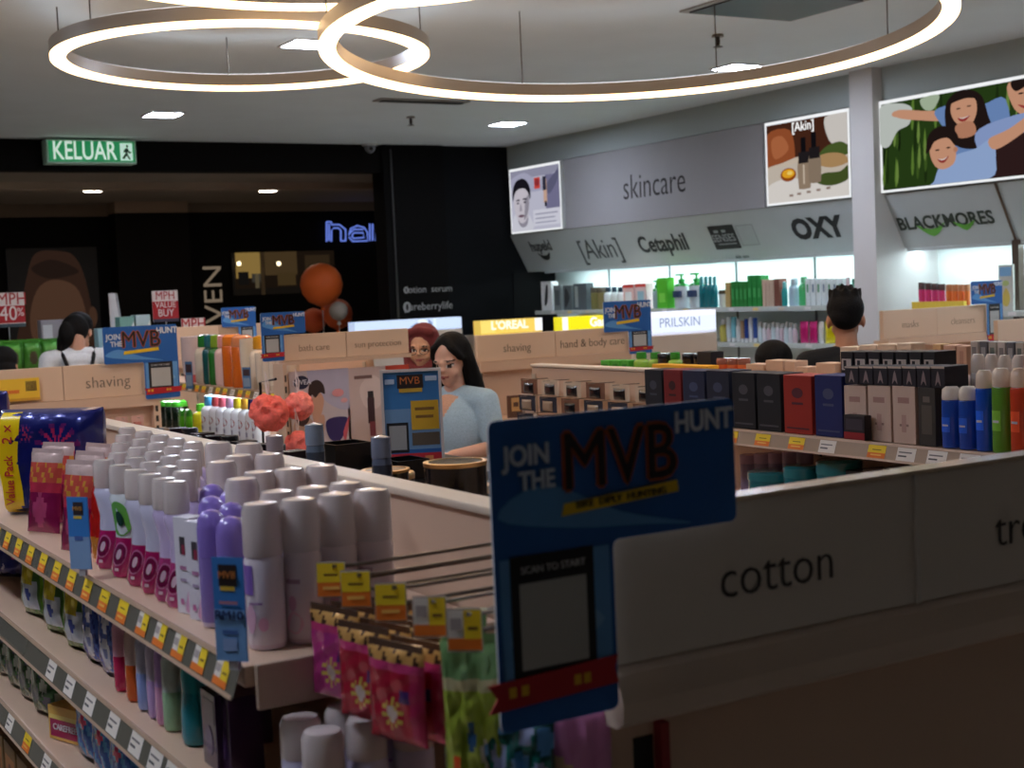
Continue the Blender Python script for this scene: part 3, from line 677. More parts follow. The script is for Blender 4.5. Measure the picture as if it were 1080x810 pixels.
names_ = ['nearest the blue price flag, front row', 'second along the near edge, before the hooks', 'third along the near edge, behind the first hook tag', 'last along the near edge, behind the hooks', 'just behind the two front ones', 'in the middle behind the second front one', 'inner one behind the third',
          'behind the purple bottles', 'third row over the price flag', 'third row centre', 'third row by the back board', 'fourth row behind purple domes', 'fourth row centre', 'fourth row by the back board', 'fifth row by the back board', 'rear corner one by the back board']
for (u, X, k), nm in zip(pts, names_):
    (ks2 if k else ks1).put((X, Yat(u, X, zS), zS), (0, 0, R90+.8+.3*random.uniform(-1, 1)), 'White spray bottle with clear cap, '+nm, 'white spray bottles on the upper deck')
# green capped short tub behind the sprays
kg = lathe_good('short_tub', 'tub', [('body', [(.001, 0), (.024, .001), (.025, .09), (.025, .10)], (224, 214, 216), 'gloss'), ('lid', [(.0258, .1005), (.0258, .113), (.001, .114)], (150, 178, 92), 'gloss')], 16)
kg.put((.935, Yat(310, .935, 1.36), zS), (0, 0, 0), 'short white tub with green lid by the back board', None)
# coral sachets leaning before the blue pack
def coral(u, v, s):
    if v > .9: return (226, 196, 190)
    if v > .62: return (232, 96, 82) if (u*3+v*5) % 1 > .25 else (240, 170, 70)
    if v > .5: return (214, 60, 90)
    return (150, 26, 86) if (u-.5)**2+(v-.28)**2 > .04 else (206, 80, 130)
def sachet_kind(name, cat, w, h, t, fn, mat_='foil', n=14, m=16, wrk=.0015, seed=1):
    o = thing(name, None, cat); build('pouch', MB().pillow(w, h, t, fn, n, m, wrk, seed=seed), mat_, o)
    build('seal', MB().box(-w*.47, w*.47, -.0012, .0012, h*.985, h+.008, tuple(min(255, c+14) for c in fn(.5, .97, 0))), mat_, o)
    return Kind(o)
ksa = sachet_kind('wipe_sachet', 'packet', .10, .165, .026, coral)
def coral2(u, v, s): return (214, 34, 30) if v > .3 else (236, 150, 60)
ksb = sachet_kind('wipe_sachet', 'packet', .055, .155, .024, coral2, seed=3)
for i, (u, X, dz, rz) in enumerate(((46, .648, 0, R90+.45), (58, .70, .006, R90+.5), (82, .645, 0, R90+.4), (90, .70, .004, R90+.35), (99, .757, .012, R90+.3))):
    ksa.put((X, Yat(u, X, zS), zS+.001), (-.14, 0, rz), ['Coral and magenta sachet nearest the blue value pack, front', 'Coral sachet directly behind the front one by the value pack', 'Coral and magenta sachet beside the small blue flag, front', 'Coral sachet behind the small blue flag', 'Coral sachet in the rear near the wash bottles'][i], 'coral sachets')
ksb.put((.646, Yat(106, .646, zS), zS+.001), (-.08, 0, R90+.2), 'narrow red sachet between the small blue flag and the wash bottles')
# blue night value packs with firework print
def night(u, v, s):
    for cx, cy, R, c1, c2 in ((.64, .66, .22, (206, 50, 110), (120, 40, 120)), (.32, .78, .09, (190, 60, 110), (90, 50, 130)), (.06, .45, .1, (190, 60, 120), (90, 50, 130))):
        dx, dy = (u-cx), (v-cy)*1.0; d = math.hypot(dx, dy); a = math.atan2(dy, dx)
        if d < R and ((a*11/(2*PI)) % 1 < .42) and d > R*.22: return c1 if d < R*.75 else c2
        if d < R*.16: return c1
    if abs(u-.62) < .025 and .3 < v < .6: return (206, 40, 110)
    if math.hypot(u-.42, v-.2) < .045 and math.hypot(u-.39, v-.215) > .04: return (230, 230, 240)
    return (26, 34, 116) if v > .06 else (20, 26, 90)
def value_pack():
    o = thing('value_pack', None, 'packet'); w, h, t = .25, .236, .10
    build('wrap', MB().pillow(w, h, t, night, 60, 46, .001, flat=8), 'foil', o)
    # yellow band printed round the pack
    bx = -w*.335; b = MB(); v = []; K = 22
    for k in range(K+1):
        z = h*(.02+.96*k/K); bb = z/h*2-1; kk = max(0, 1-abs(-.62)**8)**.6*max(0, 1-abs(bb)**8)**.6
        y = -(t/2*kk+.0022); v += [(bx-.024+.004*math.sin(k*.4), y, z), (bx+.024+.004*math.sin(k*.4), y, z)]
    b.add(v, [(2*k, 2*k+1, 2*k+3, 2*k+2) for k in range(K)], (240, 206, 22), True)
    bd_ = build('value_band', b, 'gloss', o)
    M = frame((bx, -t/2-.0048, h*.34), Z_, -X_)
    lettering('Value Pack', M, .030, (196, 40, 36), bd_, sx=.85); lettering('2 x', frame((bx, -t/2-.0044, h*.78), Z_, -X_), .034, (196, 40, 36), bd_)
    return Kind(o)
kv = value_pack()
p = at(52, 522, X=.72)
kv.put((.745, Yat(59, .745, 1.34), zS+.001), (0, 0, -.72), 'navy firework value pack with yellow band, front one on the upper deck')
kv.put((.73, Yat(-32, .73, 1.34), zS+.001), (0, 0, -.72), 'navy firework value pack cut by the photo edge on the upper deck')
# blue flags clipped to the rail
def flag(name, label, u, v0, v1, X, w, shapes, texts):
    b = at(u, v1, X=X); t = at(u, v0, X=X); h = t.z-b.z
    o = thing(name, label, 'price flag', b)
    M = frame((b.x-.02, b.y+w/2, b.z), (.62, -.78, 0), Z_)
    bd = build('card', MB().box(0, w, 0, .0012, 0, h, (70, 140, 214), M=M), 'matte', o)
    build('print', art(M, w, h, shapes), 'matte', o)
    for tx, fx, fz, s, c in texts: lettering(tx, M @ Matrix.Translation((w*fx, -.003, h*fz)), s, c, o)
    build('clip', MB().box(w*.35, w*.65, .0013, .008, -.012, .02, (214, 214, 220), M=M), 'clear', o)
    return o
BL, BL2 = (56, 134, 214), (28, 84, 170)
flag('price_flag', 'blue price flag reading RM10 at the near end of the upper deck rail', 252, 590, 697, .583, .044, [(rect(0, 0, 1, 1), BL), (rect(0, 0, 1, .5), (120, 170, 226)), (rect(.2, .72, .8, .93), (40, 28, 30)), (rect(.24, .68, .72, .72), (226, 190, 60)), (rect(.25, .26, .75, .3), (70, 110, 180)), (rect(.25, .1, .7, .22), (150, 180, 230)), (rect(.2, .55, .8, .58), (190, 130, 150))], [('RM10', .5, .44, .017, (28, 40, 96)), ('MVB', .5, .83, .013, (210, 130, 60))])
flag('price_flag', 'small blue price flag among the coral sachets', 91, 526, 600, .585, .042, [(rect(0, 0, 1, 1), BL), (rect(0, 0, 1, .45), (140, 176, 220)), (rect(.3, .75, .78, .93), (50, 40, 46)), (rect(.3, .7, .7, .74), (220, 196, 80)), (rect(.3, .4, .7, .46), (80, 110, 180))], [('MVB', .53, .84, .010, (200, 150, 80))])
# --- second deck
zT = 1.036
def pads(u, v, s):
    if v > .80: return (146, 178, 44)
    d = math.hypot((u-.5)*1.2, v-.58)
    if d < .3 and v > .45: return (236, 218, 40) if (u+v*3) % .3 > .04 else (200, 180, 30)
    if v < .5 and .2 < u < .85 and v > .12: return (196, 208, 226) if math.hypot(u-.52, v-.3) > .08 else (60, 80, 170)
    return (120, 176, 40) if (u < .15 or u > .88) else (84, 130, 60)
kpad = sachet_kind('pad_pack', 'packet', .112, .160, .05, pads, 'foil', 18, 18, .0012, 5)
def padsb(u, v, s):
    for cy in (.27, .72):
        if math.hypot((u-.5)*1.1, (v-cy)) < .2: return (214, 218, 236) if math.hypot(u-.5, v-cy) > .08 else (130, 140, 190)
    return (66, 96, 186) if (u*5+v*7) % 1 > .3 else (44, 60, 150)
kpb = sachet_kind('pad_pack', 'packet', .10, .160, .05, padsb, 'foil', 18, 18, .0012, 6)
for r, X in enumerate((.66, .73)):
    for i, u in enumerate((30, 54, 77)):
        kpad.put((X, Yat(u+9, X, zT+.05)-.0, zT+.001), (-.06, 0, R90+.25), 'Green and yellow pad pack, %s from the navy pack, %s of the second deck' % (ORD[i], ('front', 'back')[r]), 'green and yellow pad packs')
    for i, u in enumerate((100, 118)):
        kpb.put((X, Yat(u+5, X, zT+.05), zT+.001), (-.05, 0, R90+.2), 'Blue pad pack with white ovals, %s the thin bottles, %s' % (('away from', 'next to')[i], ('front', 'behind')[r]), 'blue pad packs')
kv.put((.72, 3.66, zT+.001), (0, 0, -.95), 'navy firework pack on the second deck by the photo edge').scale = (.72, .72, .72)
def thin_kind(low, top, cap):
    return lathe_good('thin_bottle', 'bottle', [('body', [(.001, 0), (.015, .001), (.017, .008), (.017, .06), (.0165, .062), (.0165, .11), (.014, .118)], [low]*4+[top]*2, 'gloss'), ('cap', [(.0135, .1185), (.0145, .122), (.014, .148), (.001, .151)], cap, 'gloss')], 14)
cols = [((196, 40, 90), (226, 170, 196), (230, 220, 230)), ((214, 96, 40), (230, 200, 190), (232, 222, 226)), ((150, 170, 226), (206, 208, 230), (226, 226, 236)), ((190, 160, 214), (216, 206, 232), (220, 216, 230)), ((214, 150, 190), (190, 150, 214), (228, 220, 232)), ((160, 200, 160), (206, 220, 214), (226, 230, 230))]
nm_ = ['pink-based', 'orange-based', 'pale blue', 'lilac', 'pink and purple', 'pale green']
for i, u in enumerate((132, 145, 157, 168, 177, 185)):
    k = thin_kind(*cols[i])
    for r, X in enumerate((.645, .69)):
        k.put((X, Yat(u, X, zT), zT+.001), (0, 0, R90), 'Thin %s bottle on the second deck, %s' % (nm_[i], ('front', 'second row')[r]), nm_[i]+' thin bottles')
kt = lathe_good('teal_bottle', 'bottle', [('body', [(.001, 0), (.024, .001), (.027, .01), (.026, .05), (.022, .08), (.0235, .105), (.02, .118)], [(20, 130, 144)]*4+[(40, 150, 160)]*2, 'gloss'), ('cap', [(.0195, .1185), (.021, .121), (.0205, .148), (.001, .15)], (16, 92, 86), 'gloss')], 18, 1, .75)
for i, (u, X) in enumerate(((207, .65), (219, .70), (228, .76))):
    kt.put((X, Yat(u, X, zT), zT+.001), (0, 0, R90), 'Teal bottle with dark green cap, %s on the second deck' % ('front one', 'behind the front one', 'rearmost one')[i], 'teal bottles')
kb_ = carton('dark_pack', .06, .05, .11, (52, 30, 66), [(rect(.1, .6, .9, .9), (70, 44, 90)), (ell(.5, .35, .25, .2), (90, 60, 110))], 'gloss')
for i, (u, X) in enumerate(((238, .655), (252, .665), (262, .72))): kb_.put((X, Yat(u, X, zT)-.01, zT+.001), (0, 0, R90), 'Dark purple pack %s beside the white tubs' % ('nearest the teal bottles', 'in the middle', 'in the shade behind')[i], 'dark purple packs')
kw2 = spray_kind(.14, [(blob([(.2, .2), (.5, .5), (.8, .3), (.6, .1)]), (224, 150, 190)), (rect(.3, .7, .75, .76), (150, 120, 190))], (206, 200, 226), (190, 186, 216))
for (X, y), nm in zip(((.655, 1.655), (.655, 1.585), (.72, 1.665), (.72, 1.60), (.785, 1.66), (.785, 1.60)), ('front corner', 'second in front', 'second row under the bracket', 'second row nearer the bags', 'third row under the bracket', 'third row nearer the bags')):
    kw2.put((X, y, zT+.001), (0, 0, R90+.6), 'White spray bottle under the near end of the upper deck, '+nm, 'white sprays under the upper deck')
# --- third deck
zU = .826
def blueP(u, v, s):
    if math.hypot(u-.5, v-.55) < .1: return (206, 40, 96)
    return (40, 96, 186) if (u*4+v*3) % 1 > .35 else (70, 150, 216)
def leafP(u, v, s):
    q = math.sin(u*9+v*4)*math.sin(v*11-u*5)
    return (150, 160, 150) if q > .35 else (60, 104, 62) if q > -.3 else (90, 90, 110)
kbl = sachet_kind('pad_pack', 'packet', .11, .15, .05, blueP, 'foil', 16, 16, .0012, 8); klf = sachet_kind('pad_pack', 'packet', .12, .15, .05, leafP, 'foil', 16, 16, .0012, 9)
for i, y in enumerate((3.51, 3.38, 3.25, 3.12)): klf.put((.66, y, zU+.001), (-.05, 0, R90+.25), 'Green leaf-print pack on the third deck, %s from the photo edge' % ORD[i], 'leaf-print packs')
for i, y in enumerate((2.74, 2.62, 2.50)): kbl.put((.66, y, zU+.001), (-.05, 0, R90+.2), 'Bright blue pack with pink dot on the third deck, %s from the leaf-print packs' % ORD[i], 'bright blue packs')
kcf = carton('liner_box', .12, .07, .07, (240, 190, 90), [(rect(.05, .1, .95, .62), (176, 40, 90)), (rect(.05, .62, .95, .75), (250, 220, 120))], 'gloss')
pc = at(85, 800, X=.62)
kcf.put((.675, Yat(85, .675, .86), zU+.001), (0, 0, R90+.35), 'yellow and magenta liner box on the third deck')
ob = kcf.root; lettering('CAREFREE', frame((0, -.0375, .028), X_, Z_), .018, (244, 226, 236), ob)
kte = carton('liner_box', .11, .07, .065, (30, 130, 150), [(rect(.1, .2, .9, .7), (60, 160, 180))], 'gloss')
for i, y in enumerate((2.27, 2.14)): kte.put((.67, y, zU+.001), (0, 0, R90+.2), 'Teal liner box on the third deck, %s' % ('next to the magenta one', 'nearer the aisle end')[i], 'teal liner boxes')
klo = carton('pad_carton', .12, .1, .15, (120, 90, 50), [(rect(.1, .3, .9, .8), (170, 110, 60)), (ell(.5, .5, .2, .2), (110, 60, 40))])
for i, y in enumerate((3.8, 3.66, 3.52, 3.38, 3.24, 3.10)): klo.put((.67, y, .551), (0, 0, R90), 'Brown pad carton on the lowest deck, %s from the far end' % ORD[i], 'brown pad cartons')

# ---- hooks, pouches and bags at the near end
hookspts = [(.71, 1.655), (.71, 1.58), (.71, 1.483), (.71, 1.385), (.71, 1.305)]
zH = 1.357
for i, (x, y) in enumerate(hookspts):
    o = thing('display_hook', 'Metal display hook with price tag, %s from the bottles' % ORD[i], 'hook', (.979, y, zH), 'display hooks')
    y2 = max(y, 1.36)
    build('arm', MB().tube([(.976, y2, zH), (x+.03, y, zH), (x, y, zH+.002)], .0028, (150, 140, 132), 6).tube([(.976, y2, zH-.018), (x+.02, y, zH-.018), (x+.008, y, zH-.012), (x+.004, y, zH-.004)], .0028, (120, 112, 106), 6), 'metal', o)
    build('plate', MB().box(.972, .9785, y2-.014, y2+.014, zH-.03, zH+.014, (120, 112, 106)), 'metal', o)
    M = frame((x-.018, y+.010, zH-.036), (.8, -.6, 0), Vector((.06, .1, 1)))
    t = price_tag(M, .036, 'y' if i < 3 else 'h', o, .042)
    build('tag_holder', MB().box(-.001, .037, .0006, .002, -.002, .044, (216, 206, 196), M=M), 'clear', o)
# little gold-lidded jars on the inner ledge behind the hooks
def jar_kind(r, h, body, lid, name='lidded_jar', lh=.012):
    return lathe_good(name, 'jar', [('body', [(.001, 0), (r*.94, .001), (r, .006), (r, h-lh-.001)], body, 'gloss'), ('lid', [(r*1.02, h-lh), (r*1.03, h-.003), (r*.96, h), (.001, h)], lid, 'metal' if lid[0] > 150 else 'gloss')], 24)
GOLD = (222, 184, 132)
kj = jar_kind(.017, .06, (24, 20, 20), GOLD)
for i, (u, v) in enumerate(((423, 572), (461, 584), (500, 598))):
    p = at(u, v, X=.94); y = max(p.y, 1.38)
    kj.put((1.06, Yat(u, 1.06, 1.4), 1.2455), (0, 0, 0), 'Small black jar with pale gold lid behind the hooks, %s from the bottles' % ORD[i], 'small gold-lidded jars')
def pouch(u, v, s):
    if v > .86: return (226, 170, 96) if math.sin(u*23+v*31)+.6*math.sin(u*47) > -.7 else (84, 56, 40)
    if v > .78: return (220, 70, 130)
    d = math.hypot((u-.5), (v-.32)*1.2)
    if d < .1: return (226, 206, 200)
    if d < .2 and (math.atan2(v-.32, u-.5)*5/PI) % 1 < .5: return (226, 196, 90)
    if .62 < u < .8 and .45 < v < .6: return (84, 50, 120)
    return (190, 34, 62) if u < .8 else (200, 50, 100)
def pouch2(u, v, s):
    c = pouch(u, v, s); return (196, 60, 140) if c == (190, 34, 62) else c
kpo = sachet_kind('tissue_pouch', 'packet', .096, .110, .019, pouch, 'foil', 22, 22, .0012, 12); kpo2 = sachet_kind('tissue_pouch', 'packet', .096, .110, .019, pouch2, 'foil', 22, 22, .0012, 13)
for h_, (y, z0) in enumerate(((1.66, 1.195), (1.548, 1.188), (1.462, 1.183))):
    for k in range(4):
        (kpo2 if h_ == 0 else kpo).put((.700+.028*k, y-.026*(h_ == 0), z0-.002*k), (0, 0, R90+.28), 'Red flower-print pouch on the %s row from the bottles, %s in its row' % (ORD[h_], ORD[k]), 'red pouches on hooks')
for k in range(3):
    kpo.put((.830+.028*k, 1.385, 1.195), (0, 0, R90+.28), 'Deep red pouch hanging by the blue topper stem, %s in its row' % ORD[k], 'red pouches on hooks')
def greenbag(u, v, s):
    for cx, cy, c in ((.25, .3, (226, 90, 40)), (.6, .16, (226, 120, 140)), (.3, .1, (220, 90, 60)), (.7, .38, (236, 226, 200)), (.5, .48, (50, 90, 130)), (.75, .25, (226, 110, 70))):
        if math.hypot((u-cx), (v-cy)) < .075: return c
    return (176, 196, 70) if v < .74 else (206, 196, 150) if v < .8 else (126, 170, 110)
def tealbag(u, v, s):
    for cx, cy in ((.3, .25), (.62, .45), (.45, .7), (.2, .55), (.75, .15), (.7, .72)):
        if math.hypot(u-cx, (v-cy)*.8) < .09: return (226, 96, 50)
    return (40, 140, 150)
def holo(u, v, s):
    q = math.sin(u*14+v*9)+math.sin(v*17-u*8)
    return (96, 160, 220) if q > .7 else (20, 84, 80) if q > -.1 else (30, 120, 110) if q > -.8 else (170, 180, 220)
kgb = sachet_kind('sponge_bag', 'bag', .075, .20, .04, greenbag, 'foil', 22, 30, .003, 21)
ktb = sachet_kind('sponge_bag', 'bag', .07, .17, .035, tealbag, 'foil', 18, 24, .003, 22)
khb = sachet_kind('foil_bag', 'bag', .085, .17, .03, holo, 'foil', 24, 28, .004, 23)
p = at(486, 668, Y=1.39); kgb.put((p.x+.004, 1.372, p.z-.205), (0, 0, -.75), 'green polka-dot sponge bag hanging left of the blue topper stem'); gb = kgb.root
build('header_knot', MB().lathe([(.012, .195), (.016, .205), (.018, .225), (.020, .235), (.001, .236)], (126, 170, 110), 10, 1, .5), 'foil', gb)
ktb.put((at(520, 740, Y=1.40).x+.008, 1.47, 1.055), (0, 0, -.4), 'teal bag with orange dots behind the green polka-dot bag')
p = at(556, 745, Y=1.33); khb.put((p.x-.012, 1.335, p.z-.185), (0, 0, -.7), 'shiny blue-green foil bag under the big blue topper')
khb.put((p.x+.035, 1.375, p.z-.19), (0, 0, -.3), 'shiny foil bag behind the front foil bag')
p = at(622, 735, Y=1.335)
o = thing('wipes_pack', 'pink wipes pack with a fold beside the cotton bay', 'packet', (p.x, 1.32, 1.02))
def pinkp(u, v, s): return (214, 136, 186) if abs(v-.62-(u-.5)*-.25) > .03 else (226, 190, 150)
M = Matrix.Translation((p.x-.026, 1.315, 1.0)) @ Matrix.Rotation(-.3, 4, 'Z')
build('wrap', MB().pillow(.07, .232, .03, pinkp, 16, 30, .0015, flat=7, seed=5, M=M), 'gloss', o)
build('crimp', MB().box(-.03, .03, -.001, .001, .23, .238, (220, 150, 190), M=M), 'gloss', o)

# ---- promo toppers: L-shaped boards slotted over header corners
def rounded(pts, r=.010, n=4):
    out = []; m = len(pts)
    for i in range(m):
        a, b, c = Vector(pts[i-1]), Vector(pts[i]), Vector(pts[(i+1) % m]); p, q = b+(a-b).normalized()*r, b+(c-b).normalized()*r
        for k in range(n+1):
            t = k/n; s_ = (1-t)**2*p+2*t*(1-t)*b+t*t*q; out.append((s_.x, s_.y))
    return out
def topper(label, xl, xr, Y, zt, zm, zb, stem, sw, big=False):
    """board facing -Y; stem 'L' or 'R' is the narrow leg that hangs below zm"""
    W, H = xr-xl, zt-zb; m = zm-zb
    pl = [(0, 0), (sw, 0), (sw, m), (W, m), (W, H), (0, H)] if stem == 'L' else [(W-sw, 0), (W, 0), (W, H), (0, H), (0, m), (W-sw, m)]
    o = thing('promo_topper', label, 'sign', (xl, Y, zb), 'promo toppers on header corners')
    pr = rounded(pl); M = fY((xl, Y, zb))
    build('board', MB().prism(pr, .003, (24, 92, 168), M=M, side=(200, 205, 210)), 'matte', o)
    sx0 = 0 if stem == 'L' else W-sw
    M1 = fY((xl, Y-.003, zb)); q = lambda x0, y0, x1, y1: rect(x0/W, y0/H, x1/W, y1/H)
    e = .006
    sh = [(blob([(e/W, (m+.04)/H), (.3, (m+.02)/H), (.6, (m+.012)/H), (.8, (m+.006)/H), (.5, (m+.03)/H), (.2, (m+.07)/H)]), (84, 146, 206)),
          (q(sx0+e, .1*H, sx0+sw-e, m-.004), (92, 150, 208)), (blob([((sx0+.1*sw)/W, .5*m/H), ((sx0+.5*sw)/W, .7*m/H), ((sx0+.9*sw)/W, .55*m/H), ((sx0+.5*sw)/W, .42*m/H)]), (120, 170, 216)),
          (q(sx0+.12*sw, .29*m*1.0, sx0+.82*sw, m*1.0-.002), (20, 20, 24)), (q(sx0+.19*sw, .335*m, sx0+.75*sw, m*.83), (176, 176, 172))]
    build('print', art(M1, W, H, sh), 'matte', o)
    h0 = zt-zm
    ol = MB(); e_ = h0*.022
    for i_, (ax, az) in enumerate(((1, 0), (-1, 0), (0, 1), (0, -1))):
        q_ = lettering('MVB', M1 @ Matrix.Translation((W*.5+ax*e_, -.002-.0001*i_, m+h0*.62+az*e_)), h0*.62, (170, 84, 40), sx=.9)
        n_ = len(ol.v); ol.v += q_.v; ol.f += [[a+n_ for a in f] for f in q_.f]; ol.c += q_.c; ol.sm += q_.sm
    build('logo_outline', ol, 'matte', o)
    lettering('MVB', M1 @ Matrix.Translation((W*.5, -.0036, m+h0*.62)), h0*.62, (24, 16, 16), o, bold=0, sx=.9, name='logo_lettering')
    lettering('HUNT', M1 @ Matrix.Translation((W*.86, -.0025, m+h0*.84)), h0*.23, (214, 222, 232), o, bold=h0*.006, sx=.9)
    lettering('JOIN', M1 @ Matrix.Translation((W*.135, -.0025, m+h0*.72)), h0*.21, (200, 212, 226), o, bold=h0*.006, sx=.9)
    lettering('THE', M1 @ Matrix.Translation((W*.17, -.0025, m+h0*.53)), h0*.19, (200, 212, 226), o, bold=h0*.006, sx=.9)
    build('yellow_ribbon', MB().prism([(W*.26, m+h0*.24), (W*.74, m+h0*.31), (W*.735, m+h0*.40), (W*.27, m+h0*.33)], .0012, (222, 186, 30), M=M1 @ Matrix.Translation((0, -.0022, 0))), 'matte', o)
    if big: lettering('BIKE  DIPLY  HUNTING', M1 @ Matrix.Translation((W*.5, -.0042, m+h0*.32)) @ Matrix.Rotation(-.03, 4, 'Y'), h0*.075, (60, 60, 30), o, sx=1.1)
    lettering('SCAN TO START', M1 @ Matrix.Translation((sx0+sw*.47, -.0036, m*.905)), sw*.072, (190, 190, 190), o)
    rb = [(sx0-.10*sw, .13*m), (sx0+sw*.99, .16*m), (sx0+sw*.96, .25*m), (sx0+sw*.99, .325*m), (sx0-.10*sw, .29*m), (sx0-.03*sw, .21*m)] if stem == 'L' else [(sx0+.01*sw, .12*m), (sx0+sw*1.06, .16*m), (sx0+sw*1.02, .22*m), (sx0+sw*1.08, .30*m), (sx0-.04*sw, .29*m), (sx0+.03*sw, .2*m)]
    r_ = build('red_ribbon', MB().prism(rb, .002, (176, 22, 34), M=M1 @ Matrix.Translation((0, -.002, 0))), 'matte', o)
    build('ribbon_print', art(M1 @ Matrix.Translation((0, -.0042, 0)), 1, 1, [(rect(sx0+sw*(.06+.1*k), .2*m, sx0+sw*(.12+.1*k), .26*m), (222, 170, 40)) for k in (0, 1, 5.4, 6.2)], start=.0004), 'matte', r_)
    return o
topper('big blue promo topper at the corner of the cotton header', .720, 1.044, 1.262, 1.566, 1.424, 1.238, 'L', .150, True)
topper('blue promo topper at the end of the left shaving header', 1.845, 2.215, 6.975, 1.602, 1.42, 1.235, 'R', .175)
topper('blue promo topper between the hand & body care header and the white lit counter header', 4.815, 5.165, 6.975, 1.603, 1.42, 1.28, 'R', .17)
topper('blue promo topper at the left corner of the bath care header', Xat(275, BY-.02, 1.6), Xat(322, BY-.02, 1.6), BY-.015, 1.645, 1.548, 1.43, 'L', .105)
topper('distant blue promo topper on the plain header behind the orange bottles', Xat(234, 8.72, 1.6), Xat(270, 8.72, 1.6), 8.73, 1.665, 1.54, 1.40, 'R', .12)
topper('blue promo topper at the right end of the header beyond the man', 7.07, 7.36, 6.175, 1.625, 1.48, 1.20, 'R', .15)

# ================================================================== GOODS beyond
def goods(u0, u1, vtop, X=None, Y=None, zb=1.25, kind='box', col=(200, 200, 200), cap=(230, 230, 230), art_=None, name=None, label='', group=None, depth=None, cat=None, rz=0.0, body=True, mono=False):
    """one article standing on a deck, its width and height surveyed from the photo on the plane X or Y of its front"""
    if X is not None:
        ya, yb = Yat(u1, X, zb+.08), Yat(u0, X, zb+.08); w = yb-ya; c = Vector((X, (ya+yb)/2, zb)); zt = at((u0+u1)/2, vtop, X=X).z; rot = R90
    else:
        xa, xb = Xat(u0, Y, zb+.08), Xat(u1, Y, zb+.08); w = xb-xa; c = Vector(((xa+xb)/2, Y, zb)); zt = at((u0+u1)/2, vtop, Y=Y).z; rot = 0
    w *= .95; h = max(.03, zt-zb); d = depth or min(w, .09)
    nm = name or {'box': 'carton', 'bottle': 'bottle', 'pump': 'pump_bottle', 'tube': 'tube', 'jar': 'lidded_jar', 'spray': 'spray_can', 'pack': 'packet'}[kind]
    o = thing(nm, label, cat or {'box': 'box', 'bottle': 'bottle', 'pump': 'bottle', 'tube': 'tube', 'jar': 'jar', 'spray': 'bottle', 'pack': 'packet'}[kind], c, group)
    o.rotation_euler = (0, 0, rot+rz); OFF[o.name] = Vector((0, 0, 0))
    if kind == 'box':
        b = MB().box(-w/2, w/2, 0, d, 0, h, col, bev=min(.002, w*.05))
        build('box', b, 'matte', o)
        if art_: build('print', art(frame((-w/2, 0, 0), X_, Z_), w, h, art_), 'matte', o)
    elif kind == 'pack':
        build('pouch', MB().pillow(w, h, min(d, .04), lambda u, v, s: col if v < .72 else cap, 10, 10, .001, seed=int(u0), M=Matrix.Translation((0, .02, 0))), 'foil', o)
    else:
        r = w/2; T = Matrix.Translation((0, r, 0))
        if kind == 'bottle':
            hb = h*.74; build('body', MB().lathe([(.001, 0), (r*.9, .001), (r, h*.05), (r, hb*.82), (r*.86, hb*.93), (r*.5, hb)], col, 14, M=T), 'gloss', o)
            build('cap', MB().lathe([(r*.62, hb+.0005), (r*.66, hb+.004), (r*.6, h*.97), (.001, h)], cap, 12, M=T), 'gloss', o)
        elif kind == 'spray':
            hb = h*.78; build('body', MB().lathe([(.001, 0), (r*.95, .001), (r, h*.03), (r, hb*.97), (r*.93, hb)], col, 14, M=T), 'gloss', o)
            build('cap', MB().lathe([(r*.93, hb+.0005), (r*.97, hb+.004), (r*.9, h*.95), (r*.6, h), (.001, h)], cap, 14, M=T), 'gloss', o)
        elif kind == 'tube':
            build('body', MB().lathe([(.001, h), (r, h*.985), (r, h*.5), (r*.92, h*.17)], col, 14, M=T), 'gloss', o)
            build('cap', MB().lathe([(.001, 0), (r*.86, .001), (r*.9, h*.165)], cap, 14, M=T), 'gloss', o)
        elif kind == 'jar':
            hb = h*.76; build('body', MB().lathe([(.001, 0), (r*.95, .001), (r*.97, h*.1), (r*.97, hb)], col, 18, M=T), 'gloss', o)
            build('lid', MB().lathe([(r*.99, hb+.0005), (r, hb+.003), (r*.99, h*.97), (r*.9, h), (.001, h)], cap, 18, M=T), 'gloss', o)
        elif kind == 'pump':
            hb = h*.74; build('body', MB().lathe([(.001, 0), (r*.92, .001), (r, h*.05), (r, hb*.85), (r*.8, hb*.95), (r*.35, hb)], [col, col, col, cap, cap], 14, 1, .7, M=T), 'gloss', o)
            pb = MB().lathe([(r*.36, hb+.0005), (r*.38, hb+h*.1), (r*.12, hb+h*.105), (r*.12, h*.95)], cap, 10, M=T)
            pb.box(-r*.8, r*.2, r*.8, r*1.2, h*.945, h, cap); build('pump', pb, 'gloss', o)
        if art_: printed(o, o, r*1.004, h*.12, h*.6, art_)
            # label sits at the bottle's front
        if art_:
            for ch in o.children:
                if ch.name.startswith('label'): ch.location.y += r
    return o

# ---- inner side of the near run: cosmetics on the ledge
zI = 1.2455
jl = 'on the inner ledge of the near run'
big = lathe_good('rimmed_tub', 'tub', [('body', [(.001, 0), (.055, .001), (.058, .01), (.058, .134)], (14, 13, 18), 'gloss'), ('rim', [(.0595, .1345), (.060, .142), (.052, .1425), (.050, .136)], GOLD, 'metal'), ('lid', [(.0495, .1365), (.0495, .1415), (.001, .1425)], (60, 50, 44), 'gloss')], 28)
big.put((1.245, Yat(481, 1.245, 1.35), zI), (0, 0, 0), 'large black tub with gold rim before the woman in pale blue')
med = lathe_good('rimmed_tub', 'tub', [('body', [(.001, 0), (.045, .001), (.047, .008), (.047, .102)], (18, 15, 16), 'gloss'), ('rim', [(.0485, .1025), (.049, .108), (.042, .1085), (.040, .103)], GOLD, 'metal'), ('lid', [(.0395, .1035), (.0395, .107), (.001, .108)], (120, 96, 72), 'metal')], 24)
